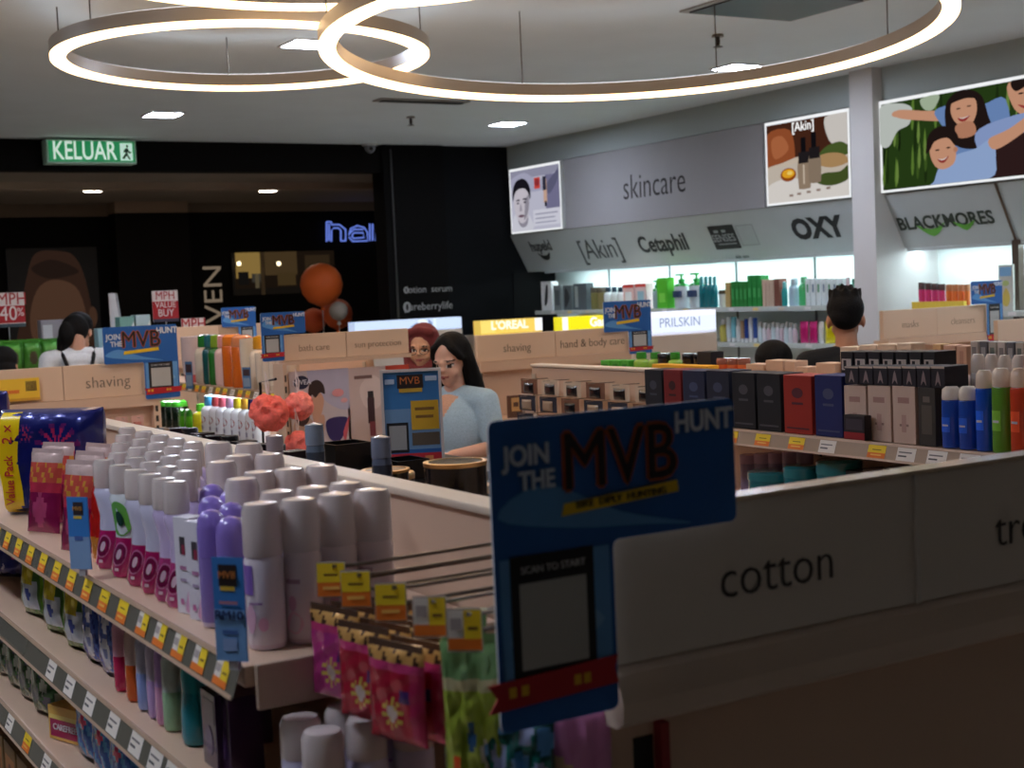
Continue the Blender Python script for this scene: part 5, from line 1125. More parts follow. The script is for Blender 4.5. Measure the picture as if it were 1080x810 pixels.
fam += [(blob([(0, .95), (.12, .98), (.22, .9), (.2, .72), (.12, .66), (.06, .5), (0, .55)]), (196, 202, 196)), (blob([(.28, .98), (.4, .99), (.36, .84), (.3, .86)]), (170, 186, 160)), (blob([(.1, .86), (.14, .9), (.3, .84), (.42, .8), (.42, .7), (.28, .74), (.14, .8)]), SK), (ell(.115, .86, .03, .035), SK), (blob([(.37, .82), (.52, .86), (.66, .8), (.8, .82), (.8, .3), (.5, .3), (.42, .62)]), (110, 140, 190)),
    (blob([(.44, .86), (.5, .98), (.58, .99), (.66, .9), (.7, .66), (.74, .4), (.62, .34), (.5, .4), (.44, .6)]), HR), (blob([(.47, .8), (.49, .68), (.54, .6), (.6, .62), (.63, .74), (.62, .88), (.55, .93), (.49, .9)]), SK), (blob([(.5, .62), (.6, .64), (.62, .5), (.52, .48)]), SK2), (blob([(.46, .86), (.5, .95), (.58, .96), (.64, .88), (.57, .9), (.5, .88)]), HR), (blob([(.515, .7), (.55, .69), (.59, .71), (.56, .655), (.53, .66)]), (150, 50, 50)), (blob([(.52, .7), (.55, .692), (.585, .708), (.55, .684)]), (245, 240, 236)), (ell(.52, .80, .014, .008), HR), (ell(.585, .81, .014, .008), HR),
    (blob([(.82, .98), (.84, .74), (.9, .62), (1, .6), (1, 1)]), SK), (blob([(.84, 1), (.86, .88), (.94, .93), (1, .92), (1, 1)]), HR), (blob([(.87, .74), (.93, .71), (.98, .74), (.93, .67)]), (160, 60, 60)), (ell(.89, .85, .016, .009), HR), (ell(.97, .85, .016, .009), HR),
    (blob([(.62, .5), (.8, .62), (1, .6), (1, .2), (.7, .2)]), (140, 160, 206)), (blob([(.66, .2), (.74, .42), (.9, .44), (1, .36), (1, 0), (.66, 0)]), (48, 30, 30)),
    (blob([(.36, .04), (.4, .2), (.5, .3), (.62, .34), (.72, .42), (.74, .2), (.7, 0), (.36, 0)]), BLU), (blob([(.7, .42), (.82, .5), (.98, .66), (1, .6), (.9, .44), (.74, .3)]), SK), (blob([(.335, .36), (.37, .2), (.43, .16), (.49, .22), (.5, .36), (.47, .5), (.36, .52)]), SK), (blob([(.31, .36), (.33, .56), (.4, .64), (.48, .6), (.52, .48), (.5, .4), (.45, .5), (.37, .48), (.34, .4)]), HR), (blob([(.385, .28), (.42, .27), (.455, .3), (.43, .235), (.4, .24)]), (150, 56, 54)), (blob([(.39, .28), (.42, .272), (.45, .295), (.42, .262)]), (245, 240, 236)), (ell(.385, .38, .014, .009), HR), (ell(.455, .39, .014, .009), HR), (ell(.5, .36, .014, .03), SK2)]
lightbox('lit_poster', 'large green lit poster of a laughing family right of the white pillar', 928.5, 1104, 2.305, 2.99, fam)
# wall shelves
ySa, ySb = Yat(901, 8.05, 1.45), Yat(570, 8.05, 1.45)
def wall_shelf(label, ya, yb, z, x0=7.99):
    o = thing('wall_shelf', label, 'shelf', (x0+.2, (ya+yb)/2, z))
    build('board', MB().box(x0, XN-.007, ya, yb, z-.022, z, (214, 224, 224), bev=.002), 'laminate', o)
    build('front_rail', MB().box(x0-.008, x0-.0005, ya, yb, z-.036, z+.004, (196, 206, 204)), 'gloss', o)
    n = int((yb-ya)/.32)
    for i in range(n):
        y = ya+.1+i*.32; build('price_card', MB().box(x0-.0095, x0-.0082, y, y+.07, z-.03, z-.004, ((226, 206, 130), (222, 222, 224), (206, 196, 180))[i % 3]), 'matte', o)
    return o
z1, z2 = 1.462, 1.155
wall_shelf('upper white wall shelf of green and white skincare under the brand band', ySa, ySb, z1); wall_shelf('lower white wall shelf of bottles beside the man in black', ySa, Yat(700, 8.05, 1.2), z2)
wall_shelf('short white wall shelf under the family poster', 5.2, Yat(958, 8.05, 1.4), 1.40)
G1, G2 = (30, 130, 50), (120, 200, 60)
wl = [(571, 582, 297, 'box', (226, 230, 232), [(blob([(.3, .2), (.5, .85), (.7, .8), (.6, .3)]), (40, 44, 50))], 'White carton with a dark figure'), (584, 592, 301, 'box', (120, 130, 132), [(rect(.2, .2, .8, .8), (84, 92, 96))], 'Grey carton next to the dark-figure one'), (594, 603, 301, 'box', (96, 106, 110), [(blob([(.2, .1), (.8, .5), (.3, .9)]), (50, 54, 58))], 'Slate carton with a dark slash'),
      (605, 619, 299, 'box', (80, 90, 96), [(rect(.1, .1, .35, .9), (150, 160, 160))], 'Wide dark slate carton'), (621, 627, 303, 'jar', (120, 116, 70), None, 'Olive jar, first of two'), (628, 634, 303, 'jar', (130, 120, 80), None, 'Olive jar, second of two'), (635, 641, 302, 'bottle', (214, 222, 224), None, 'White bottle with dark cap, first of three'), (642, 647.5, 302, 'bottle', (214, 222, 224), None, 'White bottle with dark cap, second of three'), (648.5, 654, 302, 'bottle', (214, 222, 224), None, 'White bottle with dark cap, third of three'),
      (657, 669, 300, 'box', (226, 190, 190), [(rect(.2, .2, .8, .7), (232, 236, 240)), (rect(0, .86, 1, 1), (206, 60, 56))], 'Red-topped pale carton, first of two'), (670, 682, 299, 'box', (226, 200, 200), [(rect(.2, .2, .8, .7), (150, 190, 210)), (rect(0, .86, 1, 1), (206, 60, 56))], 'Red-topped pale carton, second of two'), (685, 692, 296, 'pump', (150, 170, 180), None, 'Blue-grey pump bottle'), (693, 704, 293, 'box', (84, 196, 40), [(rect(.2, .2, .8, .5), (130, 220, 80))], 'Bright green display carton'),
      (705, 718, 289, 'pump', (206, 214, 220), [(rect(0, .4, 1, .8), (60, 76, 110))], 'Large white pump bottle with navy label, first of two'), (720, 734, 288, 'pump', (206, 214, 220), [(rect(0, .4, 1, .8), (60, 76, 110))], 'Large white pump bottle with navy label, second of two')]
for i in range(4): wl.append((736+4.6*i, 740.2+4.6*i, 291, 'bottle', (20, 120, 130), None, 'Slim teal bottle, %s of four' % ORD[i]))
wl += [(756, 762, 306, 'jar', (206, 212, 210), None, 'Pale small jar after the teal bottles'), (765, 770, 298, 'box', (190, 160, 100), None, 'Tan narrow carton')]
for i in range(4): wl.append((771+4.3*i, 775+4.3*i, 297, 'box', G1, [(rect(.2, .3, .8, .7), (60, 160, 80))], 'Dark green carton, %s of the lower four' % ORD[i]))
for i in range(3): wl.append((788.5+5*i, 793+5*i, 290.5, 'box', (24, 140, 56), [(rect(.2, .3, .8, .6), (70, 170, 90))], 'Tall green carton, %s of three' % ORD[i]))
for i in range(3): wl.append((804+4*i, 807.6+4*i, 295, 'box', (206, 180, 160), None, 'Beige carton, %s of three' % ORD[i]))
wl += [(816.5, 822, 294, 'box', (120, 70, 56), None, 'Brown carton'), (823, 827.5, 297, 'bottle', (40, 150, 150), None, 'Small aqua bottle'), (829, 838, 293, 'bottle', (170, 196, 216), None, 'Pale blue round bottle'), (840, 848, 291, 'bottle', (70, 180, 110), None, 'Mint green bottle')]
for i in range(7): wl.append((849.5+5.7*i, 854.4+5.7*i, 294, 'box', (216, 226, 228), [(rect(.3, .5, .7, .8), (120, 140, 160) if i % 2 else (80, 150, 110))], 'White carton with small mark, %s of seven' % ORD[i]))
wl += [(890, 895, 292, 'bottle', (226, 190, 200), None, 'Pink bottle by the pillar'), (896, 901, 293, 'bottle', (60, 150, 120), None, 'Green bottle touching the pillar')]
for u0, u1, vt, k, c, a_, lab in wl:
    goods(u0, u1, vt, X=8.06, zb=z1+.001, kind=k, col=c, cap={'bottle': (40, 60, 80) if 'dark cap' in lab else tuple(min(255, int(q*.7)+60) for q in c), 'pump': (40, 150, 60), 'jar': (90, 84, 70)}.get(k, (0, 0, 0)), art_=a_, label=lab+' on the upper wall shelf', depth=.09)
w2 = [(757, 763, 336, 'bottle', (190, 180, 90)), (764.5, 769, 334, 'tube', (206, 220, 224)), (770, 774, 334, 'tube', (120, 190, 206)), (775, 779, 336, 'bottle', (214, 220, 222)), (780, 783, 338, 'tube', (170, 140, 110)), (784, 787.5, 336, 'tube', (34, 64, 140)), (788.5, 792, 334, 'tube', (214, 220, 226)), (793, 796.5, 335, 'tube', (40, 80, 160))]
for i, (u0, u1, vt, k, c) in enumerate(w2): goods(u0, u1, vt, X=8.05, zb=z2+.001, kind=k, col=c, cap=(220, 224, 226), label='%s container on the lower wall shelf, counted from the white lit header, %s' % (ORD[i].capitalize(), ('olive', 'white', 'aqua', 'white', 'tan', 'navy', 'white', 'blue')[i]))
for i in range(9): goods(798+4.6*i, 802+4.6*i, 339+(i % 3), X=8.06, zb=z2+.001, kind='bottle', col=((196, 214, 220), (206, 206, 214), (200, 180, 190))[i % 3], cap=(220, 226, 228), label='Pale clear bottle on the lower wall shelf before the magenta packs, %s along' % ORD[i], group='pale clear bottles on the lower wall shelf')
for i, (u0, u1, c, lab) in enumerate(((842, 851, (206, 30, 120), 'Magenta pack nearer the pale bottles'), (852, 860.5, (206, 30, 120), 'Magenta pack nearer the man'), (862, 867, (230, 232, 236), 'White pack between magenta and yellow packs'), (868, 886, (236, 220, 20), 'Bright yellow pack behind the man'))):
    goods(u0, u1, 339, X=8.05, zb=z2+.001, kind='pack', col=c, cap=tuple(min(255, q+30) for q in c), label=lab+' on the lower wall shelf')
for i in range(4): goods(967+7*i, 973+7*i, 298+.5*i, X=8.06, zb=1.401, kind='jar', col=(206, 60, 120), cap=(80, 60, 60), label='Pink jar under the family poster, %s from the niche post' % ORD[i], group='pink jars under the family poster')
for i in range(4): goods(996+6.4*i, 1001.5+6.4*i, 300, X=8.06, zb=1.401, kind='jar', col=(226, 120, 60), cap=(190, 130, 90), label='Orange jar under the family poster, %s from the pink jars' % ORD[i], group='orange jars under the family poster')
goods(960, 1018, 318, X=8.02, zb=1.401, col=(226, 196, 70), label='long yellow tray before the pink jars', depth=.03, name='display_tray', cat='tray')
o = goods(1053, 1069, 279, X=8.04, zb=1.401, col=(190, 192, 186), art_=[(rect(.1, .75, .9, .95), (120, 170, 210)), (blob([(.2, .2), (.5, .5), (.8, .3), (.6, .1)]), (200, 180, 90)), (ell(.5, .6, .25, .06), (170, 190, 120))], label='pale upright poster card beside the last promo topper', depth=.02, name='poster_card', cat='card')
# posters of the far bay
def bay_poster(label, u0, u1, vt, vb, Y, shapes, texts=()):
    p = at(u0, vb, Y=Y); q = at(u1, vt, Y=Y); w, h = q.x-p.x, q.z-p.z
    o = thing('bay_poster', label, 'poster', (p.x, Y, p.z))
    build('sheet', MB().box(p.x, q.x, Y, Y+.004, p.z, q.z, (214, 200, 190)), 'matte', o)
    build('print', art(fY((p.x, Y, p.z)), w, h, shapes), 'matte', o)
    for t, fx, fz, s, c in texts: lettering(t, fY((p.x+w*fx, Y-.007, p.z+h*fz)), s, c, o)
    return o
PY = BY+.018
bay_poster('couple poster with round navy badge under the bath care header', 309, 367, 388, 478, PY, [(rect(0, 0, 1, 1), (206, 190, 190)), (blob([(.3, 1), (1, 1), (1, .5), (.6, .6)]), (190, 182, 200)), (ell(.2, .86, .13, .085), (40, 40, 66)), (blob([(.03, .0), (.03, .32), (.12, .42), (.25, .44), (.36, .36), (.42, .1), (.42, 0)]), (196, 160, 140)), (blob([(.04, .5), (.06, .64), (.14, .7), (.25, .68), (.32, .58), (.3, .4), (.2, .32), (.1, .36)]), (60, 34, 26)), (blob([(.18, .6), (.2, .46), (.27, .42), (.33, .48), (.33, .6), (.27, .66)]), (214, 164, 138)), (blob([(.36, .4), (.34, .56), (.4, .7), (.5, .72), (.56, .62), (.52, .48), (.48, .4), (.5, .3), (.38, .28)]), (210, 158, 130)), (blob([(.3, .72), (.34, .84), (.46, .88), (.56, .82), (.58, .7), (.5, .72), (.42, .66), (.36, .7), (.34, .62)]), (52, 30, 24)), (blob([(.4, .3), (.5, .44), (.56, .4), (.52, .2), (.42, .16)]), (206, 158, 132)),
    (blob([(.58, .36), (.62, .14), (.8, .1), (.96, .34), (.84, .4)]), (52, 34, 92)), (blob([(.86, .2), (.98, .4), (.9, .1)]), (206, 90, 100)), (rect(.66, .05, .82, .09), (60, 30, 30)), (ell(.8, .7, .1, .05), (226, 150, 150)), (ell(.9, .6, .06, .03), (230, 170, 170))], [('NIVEA', .2, .86, .032, (226, 226, 236))])
bay_poster('pale product poster with a dark slim bottle under the bath care header', 369, 431, 384, 474, PY, [(rect(0, 0, 1, 1), (206, 180, 172)), (rect(.62, .86, 1, 1), (206, 70, 44)), (blob([(.2, .75), (.28, .5), (.5, .5), (.58, .75), (.4, .9)]), (220, 198, 190)), (rect(.31, .3, .42, .62), (60, 30, 34)), (rect(.32, .62, .41, .7), (30, 22, 26)), (rect(.33, .14, .42, .32), (130, 60, 66)), (rect(.12, .86, .4, .9), (120, 90, 84)), (blob([(.6, .78), (.66, .86), (.86, .88), (1, .82), (1, .72), (.6, .7)]), (40, 28, 26))])
# ================================================================== FAR LEFT: packs, signs, boxes
FY_ = 9.7
p = at(-30, 389, Y=FY_); q = at(140, 347, Y=FY_)
o = thing('low_shelving', 'low cream shelving holding the green packs at the far left', 'shelving', (2.4, FY_+.3, 0))
zf = 1.30
build('deck', MB().box(.9, 3.1, FY_, FY_+.5, zf-.03, zf, LAM), 'laminate', o); build('carcass', MB().box(.92, 3.08, FY_+.03, FY_+.48, .08, zf-.031, (190, 172, 152)), 'laminate', o); build('plinth', MB().box(.95, 3.05, FY_+.06, FY_+.45, 0, .079, (90, 80, 70)), 'laminate', o)
def gp(u, v, s): return (70, 150, 50) if v > .75 else ((96, 84, 60) if math.hypot(u-.5, v-.42) < .24 else (90, 160, 60))
kgp = sachet_kind('green_pack', 'packet', .118, .2, .09, gp, 'foil', 14, 14, .002, 31)
for i, u in enumerate((-6, 14, 34, 53)): kgp.put((Xat(u, FY_+.08, 1.4), FY_+.08, zf+.001), (0, 0, 0), 'Green pack on the low far shelving, %s from the photo edge' % ORD[i], 'green packs')
for i, u in enumerate((-2, 18, 38)): kgp.put((Xat(u, FY_+.22, 1.4), FY_+.24, zf+.001), (0, 0, 0), 'Green pack in the rear on the low far shelving, %s from the photo edge' % ORD[i], 'green packs')
goods(104, 128, 346, Y=FY_+.05, zb=zf+.001, col=(150, 196, 214), art_=[(blob([(0, .2), (.5, .8), (1, .4), (.6, .1)]), (206, 226, 232))], label='pale blue box between the white-topped woman and the promo topper', depth=.1)
goods(44, 86, 337, Y=FY_+.38, zb=zf+.001, col=(150, 150, 160), art_=[(rect(.4, .1, .9, .5), (60, 56, 70)), (rect(.05, .2, .3, .9), (200, 206, 214))], label='grey box standing behind the green packs', depth=.1)
for i, (u0, u1, vt) in enumerate(((128, 144, 334), (145, 161, 332))): goods(u0, u1, vt, Y=FY_+.07, zb=zf+.001, col=((120, 170, 160), (180, 206, 214))[i], art_=[(blob([(.0, .3), (.5, .6), (1, .9), (1, .6), (.4, .2)]), (220, 232, 232))], label=('Teal and white box right of the white folded sign', 'Pale box under the VALUE BUY sign')[i], depth=.12)
# white folded sign (A-frame card)
pa = at(124, 345, Y=FY_+.3); xx = pa.x; h = at(124, 309, Y=FY_+.3).z-zf
o = thing('folded_sign', 'white folded card sign standing between the packs and VALUE BUY sign', 'sign', (xx, FY_+.3, zf))
build('front_leaf', MB().add([(xx-.055, FY_+.27, zf+.001), (xx+.04, FY_+.25, zf+.001), (xx+.005, FY_+.32, zf+h), (xx-.045, FY_+.32, zf+h)], [(0, 1, 2, 3), (3, 2, 1, 0)], (206, 206, 210)), 'matte', o)
build('back_leaf', MB().add([(xx+.045, FY_+.25, zf+.001), (xx+.07, FY_+.42, zf+.001), (xx+.02, FY_+.33, zf+h), (xx+.01, FY_+.32, zf+h)], [(0, 1, 2, 3), (3, 2, 1, 0)], (170, 172, 178)), 'matte', o)
def card_sign(label, u0, u1, vt, vb, Y, rows, pole=True, base=(226, 220, 218)):
    p = at(u0, vb, Y=Y); q = at(u1, vt, Y=Y); w, h = q.x-p.x, q.z-p.z
    o = thing('card_sign', label, 'sign', (p.x+w/2, Y, zf))
    build('card', MB().box(p.x, q.x, Y, Y+.004, p.z, q.z, base), 'matte', o)
    build('print', art(fY((p.x, Y, p.z)), w, h, [r for r in rows if not isinstance(r[0], str)]), 'matte', o)
    for t, fx, fz, s, c in [r for r in rows if isinstance(r[0], str)]: lettering(t, fY((p.x+w*fx, Y-.004, p.z+h*fz)), s, c, o, bold=0, sx=.85)
    if pole: build('stem', MB().tube([(p.x+w*.5, Y+.007, zf+.002), (p.x+w*.5, Y+.007, p.z+.05)], .004, (200, 200, 200), 6).box(p.x+w*.5-.04, p.x+w*.5+.04, Y-.02, Y+.05, zf+.001, zf+.006, (190, 190, 190)), 'metal', o)
    return o
RD = (176, 30, 40)
card_sign('red and white 40% price sign by the photo edge', -8, 25, 308, 346, FY_+.3, [(rect(0, .12, 1, .62), RD), (rect(0, 0, 1, .1), (60, 80, 90)), ('MPH', .62, .8, .115, RD), ('40', .5, .38, .14, (236, 226, 224)), ('%', .86, .42, .08, (236, 226, 224))])
card_sign('red and white VALUE BUY sign on a stem before the dark shop', 162, 187, 306, 340, FY_+.35, [(rect(0, .1, 1, .66), RD), (rect(0, 0, 1, .1), (60, 60, 80)), ('MPH', .5, .83, .085, RD), ('VALUE', .5, .54, .06, (236, 226, 224)), ('BUY', .5, .28, .075, (236, 226, 224))])

card_sign('small red-lettered white sign low behind the orange bottles', 192, 216, 335, 352, 9.2, [('MPH', .5, .6, .1, RD), (rect(0, 0, 1, .2), RD)], pole=False)
p = at(-6, 425, Y=6.98); q = at(41, 398, Y=6.98); w, h = q.x-p.x, q.z-p.z
o = thing('shelf_card', 'yellow card with a barcode on the left end of the shaving header', 'card', (p.x+w/2, 6.98, p.z))
build('card', MB().box(p.x, q.x, 6.98, 6.984, p.z, q.z, (236, 190, 50)), 'matte', o)
build('print', art(fY((p.x, 6.98, p.z)), w, h, [(rect(.70+.03*k, .42, .72+.03*k, .86), (90, 70, 30)) for k in range(8)]+[(rect(.1, .35, .55, .5), (226, 120, 40)), (rect(0, 0, 1, .12), (206, 150, 40))]), 'matte', o)
build('fixing', MB().box(p.x+w*.3, p.x+w*.5, 6.9842, 6.9995, p.z+h*.3, p.z+h*.6, (200, 190, 170)), 'clear', o)

# ================================================================== PEOPLE
def remesh(mb, voxel, smooth=3, dec=None):
    me = D.meshes.new('tmp'); me.from_pydata([tuple(p) for p in mb.v], [], mb.f); me.update()
    ob = D.objects.new('tmp', me); COL.objects.link(ob)
    m = ob.modifiers.new('r', 'REMESH'); m.mode = 'VOXEL'; m.voxel_size = voxel
    if smooth: q = ob.modifiers.new('s', 'SMOOTH'); q.iterations = smooth; q.factor = .5
    dg = bpy.context.evaluated_depsgraph_get(); out = D.meshes.new_from_object(ob.evaluated_get(dg))
    v = [p.co.copy() for p in out.vertices]; f = [list(p.vertices) for p in out.polygons]
    COL.objects.unlink(ob); D.objects.remove(ob); D.meshes.remove(me); D.meshes.remove(out)
    return v, f
def limb(mb, pts, rs):
    for i in range(len(pts)-1):
        a, b = Vector(pts[i]), Vector(pts[i+1]); n = 5
        for k in range(n+1):
            t = k/n; r = rs[i]*(1-t)+rs[i+1]*t; mb.ball(a.lerp(b, t), r, r, r, (0, 0, 0), 12, 8)
        mb.tube([a, b], [rs[i], rs[i+1]], (0, 0, 0), 12)
def hand(mb, w, d, side, k):
    """palm and five fingers from wrist w along direction d"""
    d = Vector(d).normalized(); up = Vector((0, 0, 1)); s_ = d.cross(up).normalized() if abs(d.z) < .9 else Vector((0, 1, 0)); n_ = s_.cross(d)
    c = Vector(w)+d*.045*k
    mb.ball(c, .030*k, .030*k, .022*k, (0, 0, 0), 12, 8)
    for i, (o_, l) in enumerate(((-.027, .062), (-.009, .072), (.009, .068), (.027, .054))):
        b = c+s_*o_*k+d*.026*k; m = b+d*l*.55*k-n_*.008*k; limb(mb, [b, m, m+d*l*.4*k-n_*.022*k], [.0085*k, .008*k, .007*k])
    b = c+s_*side*.026*k-d*.012*k; m = b+s_*side*.022*k+d*.025*k; limb(mb, [b, m, m+d*.026*k-n_*.006*k], [.010*k, .009*k, .0075*k])
def person(label, x, y, H, th, top, hair, skin=(206, 156, 128), bottom=(40, 42, 52), arms=None, head_turn=0.0, head_down=0.0, sleeve=.5, glasses=False, lips=(150, 78, 74), long_sleeve=False, extra=None):
    k = H/1.65
    o = thing('person', label, 'person', (0, 0, 0)); P = lambda *p: Vector(p)*k
    HM = Matrix.Translation(P(0, 0, 1.42)) @ Matrix.Rotation(head_turn, 4, 'Z') @ Matrix.Rotation(head_down, 4, 'X') @ Matrix.Translation(-P(0, 0, 1.42))
    b = MB()
    def ball(c, r, M=None): b.ball((c[0]*k, c[1]*k, c[2]*k), r[0]*k, r[1]*k, r[2]*k, (0, 0, 0), 20, 14, M)
    ball((0, 0, .90), (.158, .112, .12)); ball((0, .0, 1.03), (.128, .095, .13)); ball((0, -.004, 1.20), (.150, .108, .17)); ball((0, .012, 1.31), (.13, .075, .07))
    ball((0, .0, .97), (.14, .1, .12))
    limb(b, [P(-.165, .005, 1.325), P(0, .01, 1.355), P(.165, .005, 1.325)], [.052*k, .05*k, .052*k])
    limb(b, [P(0, .012, 1.34), P(0, .0, 1.46)], [.053*k, .047*k])
    for sx in (-1, 1):
        limb(b, [P(sx*.085, 0, .88), P(sx*.09, -.012, .48), P(sx*.09, .012, .09)], [.082*k, .055*k, .037*k])
        b.ball(P(sx*.092, -.045, .036), .040*k, .115*k, .034*k, (0, 0, 0))
    arms = arms or {}
    ar = {}
    for sx in (-1, 1):
        el, wr = arms.get(sx, ((sx*.215, .02, 1.06), (sx*.225, -.06, .83))); ar[sx] = (el, wr)
        limb(b, [P(sx*.172, .005, 1.325), P(*el), P(*wr)], [.048*k, .038*k, .027*k])
        hand(b, P(*wr), P(*wr)-P(*el), -sx, k)
    # head
    ball((0, .012, 1.548), (.074, .093, .090), HM); ball((0, -.026, 1.490), (.058, .064, .080), HM); ball((0, -.055, 1.437), (.030, .028, .024), HM)
    for sx in (-1, 1):
        ball((sx*.034, -.055, 1.478), (.026, .026, .024), HM); ball((sx*.074, .014, 1.506), (.011, .021, .031), HM); ball((sx*.030, -.072, 1.534), (.024, .016, .010), HM)
    ball((0, -.088, 1.520), (.009, .012, .024), HM); ball((0, -.099, 1.497), (.014, .014, .011), HM); ball((0, -.086, 1.463), (.022, .010, .010), HM); ball((0, -.082, 1.452), (.018, .010, .008), HM)
    v, f = remesh(b, .0072, 2)
    inv = HM.inverted(); cols = []
    for q in f:
        c = inv @ ((v[q[0]]+v[q[2]])/2); c = c/k; col = skin
        if c.z > 1.40 and c.y < -.05:
            if abs(c.z-1.4625) < .0085*(1-abs(c.x)/.032) and abs(c.x) < .026 and c.y < -.072: col = lips
            ex = abs(c.x)-.031
            if (ex/.0155)**2+((c.z-1.513)/.0075)**2 < 1: col = (36, 26, 24) if abs(ex) < .008 else (214, 204, 198)
            if (ex/.0165)**2+((c.z-1.5195)/.003)**2 < 1: col = (30, 22, 20)
            if (ex/.021)**2+((c.z-1.537+ex*.05)/.0036)**2 < 1: col = (52, 38, 32)
        elif c.z < .08: col = (30, 28, 30)
        cols.append(col)
    build('body', MB().add(v, f, cols, True), 'skin', o)
    # clothes: a looser shell over trunk, sleeves and legs
    def shell(name, fn, col, voxel=.007, colfn=None, material='cloth', cut=None):
        m = MB(); fn(m); v, f = remesh(m, voxel, 4)
        if cut: f = [q for q in f if cut(sum((v[i] for i in q), Vector())/len(q)/k)]
        c = [colfn(sum((v[i] for i in q), Vector())/len(q)/k) for q in f] if colfn else col
        return build(name, MB().add(v, f, c, True), material, o)
    def topfn(m):
        B = lambda c, r: m.ball(P(*c), r[0]*k, r[1]*k, r[2]*k, (0, 0, 0), 20, 14)
        B((0, 0, .93), (.172, .128, .13)); B((0, 0, 1.05), (.150, .117, .14)); B((0, -.004, 1.20), (.165, .123, .175)); B((0, .012, 1.315), (.142, .086, .066))
        limb(m, [P(-.168, .005, 1.325), P(0, .012, 1.352), P(.168, .005, 1.325)], [.063*k, .056*k, .063*k])
        for sx in (-1, 1):
            el, wr = ar[sx]; s0 = Vector((sx*.172, .005, 1.325)); e = s0.lerp(Vector(el), sleeve) if not long_sleeve else Vector(el)
            limb(m, [P(*s0), P(*e)], [.062*k, .056*k])
            if long_sleeve: limb(m, [P(*el), P(*(Vector(el).lerp(Vector(wr), .85)))], [.052*k, .04*k])
    shell('top', topfn, top if not callable(top) else None, colfn=top if callable(top) else None)
    def botfn(m):
        m.ball(P(0, 0, .89), .172*k, .126*k, .125*k, (0, 0, 0), 18, 12)
        for sx in (-1, 1): limb(m, [P(sx*.086, 0, .86), P(sx*.091, -.012, .48), P(sx*.091, .012, .10)], [.096*k, .070*k, .056*k])
    shell('trousers', botfn, bottom, .013)
    def hairfn(m):
        for (c, r) in hair[1]: m.ball(HM @ P(*c), r[0]*k, r[1]*k, r[2]*k, (0, 0, 0), 18, 12)
        for pts, rs in hair[2]: limb(m, [HM @ P(*p) for p in pts], [r*k for r in rs])
    shell(hair[0], hairfn, hair[3], .0075, material=hair[4])
    if glasses:
        for sx in (-1, 1):
            pts = [HM @ P(sx*.033+.026*math.cos(a*PI/8), -.098+.0*a, 1.511+.018*math.sin(a*PI/8)) for a in range(16)]
            build('glasses_rim', MB().tube(pts, .0022*k, (30, 24, 24), 5, True), 'gloss', o)
            build('glasses_temple', MB().tube([HM @ P(sx*.058, -.096, 1.513), HM @ P(sx*.078, .01, 1.512)], .002*k, (30, 24, 24), 5), 'gloss', o)
    if extra: extra(o, k, P, HM, shell, ar)
    o.location = (x, y, 0); o.rotation_euler = (0, 0, th)
    return o
BH = (9, 7, 7)
short = ('hair', [((0, .024, 1.562), (.082, .092, .084)), ((0, .055, 1.525), (.070, .052, .06)), ((.0, -.02, 1.606), (.066, .066, .034))], [([(math.sin(a)*.05, .02+math.cos(a)*.055, 1.62), (math.sin(a)*.066, .02+math.cos(a)*.07, 1.646)], (.024, .008)) for a in [i*.785 for i in range(8)]]+[([(math.sin(a)*.02, .02+math.cos(a)*.02, 1.64), (math.sin(a)*.034, .015+math.cos(a)*.038, 1.668)], (.024, .006)) for a in (0.4, 1.9, 3.5, 5.1)], BH, 'hair')
p = at(891, 307, dist=6.2)
person('man with short spiky black hair in a black t-shirt, seen from behind', p.x, p.y, 1.64, PI-.50, (17, 17, 19), short, (190, 132, 100), (24, 26, 34), arms={-1: ((-.23, -.03, 1.07), (-.20, -.25, 1.08)), 1: ((.23, -.03, 1.07), (.18, -.24, 1.05))}, head_turn=-.22, head_down=.1, sleeve=.6)
longh = ('hair', [((0, .026, 1.568), (.086, .094, .084)), ((0, .066, 1.47), (.082, .062, .12)), ((.0, .075, 1.35), (.085, .05, .12))],
    [([(.064, .03, 1.58), (.080, .022, 1.51), (.086, .045, 1.41), (.10, .06, 1.28), (.09, .08, 1.18)], (.032, .036, .038, .036, .024)), ([(-.066, .0, 1.58), (-.083, .01, 1.50), (-.085, .01, 1.40), (-.085, -.06, 1.31), (-.075, -.098, 1.22)], (.026, .026, .030, .034, .02)), ([(0, -.02, 1.63), (.05, -.055, 1.59), (.075, -.03, 1.54)], (.022, .018, .016)), ([(0, -.02, 1.63), (-.05, -.055, 1.59), (-.075, -.03, 1.54)], (.022, .018, .016))], BH, 'hair')
def lace(o, k, P, HM, shell, ar):
    for sx in (-1, 1):
        el = Vector(ar[sx][0]); s0 = Vector((sx*.172, .005, 1.325)); d = (el-s0).normalized(); c = s0.lerp(el, .98)
        a = d.orthogonal().normalized(); b2 = d.cross(a); m = MB()
        for i in range(18):
            w = 2*PI*i/18; q = c+(a*math.cos(w)+b2*math.sin(w))*.060; m.tube([P(*q), P(*(q+d*.03+Vector((0, 0, -.012)))), P(*(q+d*.045+Vector((0, 0, -.05))))], [.007*k, .0055*k, .003*k], (226, 226, 226), 5)
        build('lace_cuff', m, 'cloth', o)
p = at(479, 354, dist=6.1)
person('woman with long black hair in a pale blue blouse with lace cuffs, looking down', p.x, p.y+.02, 1.53, -1.12, lambda c: (206, 158, 130) if (c.y < -.05 and abs(c.x) < .055*(c.z-1.235)/.11 and c.z > 1.235) else (166, 192, 206), longh, (214, 166, 142), (70, 90, 110), arms={1: ((.225, -.01, 1.115), (.13, -.215, 1.10)), -1: ((-.22, .0, 1.07), (-.10, -.23, 1.04))}, head_turn=.1, head_down=.2, sleeve=.86, extra=lace)
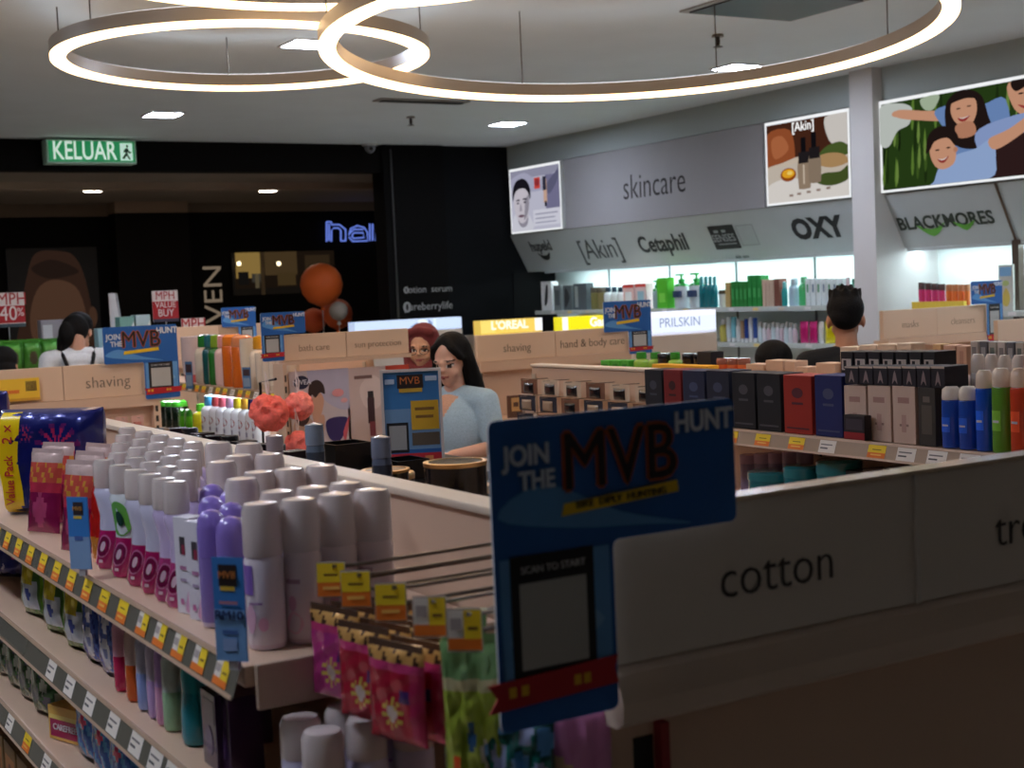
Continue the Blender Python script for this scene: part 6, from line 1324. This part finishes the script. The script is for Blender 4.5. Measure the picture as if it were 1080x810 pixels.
hij = ('hijab', [((0, .028, 1.566), (.092, .102, .094)), ((0, .05, 1.46), (.092, .082, .12)), ((0, .02, 1.36), (.12, .10, .08))], [([(.074, -.02, 1.60), (.082, -.032, 1.52), (.074, -.045, 1.44), (.03, -.06, 1.40), (0, -.066, 1.395)], (.026, .026, .03, .034, .036)), ([(-.074, -.02, 1.60), (-.082, -.032, 1.52), (-.074, -.045, 1.44), (-.03, -.06, 1.40), (0, -.066, 1.395)], (.026, .026, .03, .034, .036)), ([(-.06, -.045, 1.61), (0, -.062, 1.625), (.06, -.045, 1.61)], (.026, .024, .026))], (112, 46, 48), 'cloth')
p = at(446, 357, dist=7.4)
person('woman in a maroon headscarf and glasses, half hidden behind the woman in pale blue', p.x, p.y, 1.54, -.62, (90, 44, 46), hij, (206, 158, 128), (50, 46, 54), glasses=True, head_turn=-.15, head_down=.08, long_sleeve=True)
back = ('hair', [((0, .026, 1.568), (.088, .096, .086)), ((0, .07, 1.47), (.088, .066, .12)), ((.02, .085, 1.36), (.085, .055, .13)), ((.05, .09, 1.26), (.07, .045, .1))], [], BH, 'hair')
back2 = ('hair', [((0, .026, 1.568), (.088, .096, .086)), ((.01, .06, 1.50), (.086, .07, .09)), ((.05, .075, 1.43), (.05, .05, .08))], [([(.05, .07, 1.5), (.075, .04, 1.42), (.085, .0, 1.36)], (.04, .04, .03))], BH, 'hair')
def straps(o, k, P, HM, shell, ar):
    for sx in (-1, 1):
        build('strap', MB().tube([P(sx*.085, -.12, 1.22), P(sx*.10, -.07, 1.355), P(sx*.10, .02, 1.39), P(sx*.085, .09, 1.33), P(sx*.05, .128, 1.2), P(-sx*.03, .135, 1.05)], .013*k, (18, 18, 20), 6), 'cloth', o)
p = at(80, 347, dist=9.15)
person('woman with long black hair in a white top with black straps, back turned', p.x, p.y, 1.71, PI-.15, (222, 226, 230), back2, (200, 150, 124), (40, 40, 46), head_down=.85, head_turn=-.3, extra=straps)
p = at(3, 366, dist=8.3)
person('person with dark hair cut by the photo edge behind the shaving header', p.x, p.y, 1.50, PI-.3, (70, 54, 46), back, (196, 146, 118), (40, 40, 46))
p = at(815, 362, dist=6.05)
person('person whose black-haired crown shows over the orange jars and beige boxes', p.x, p.y, 1.44, PI-.4, (16, 15, 16), ('hair', [((0, .02, 1.56), (.092, .106, .090)), ((0, .05, 1.5), (.09, .07, .09))], [], BH, 'hair'), (190, 136, 108), (30, 30, 36), head_down=.1)
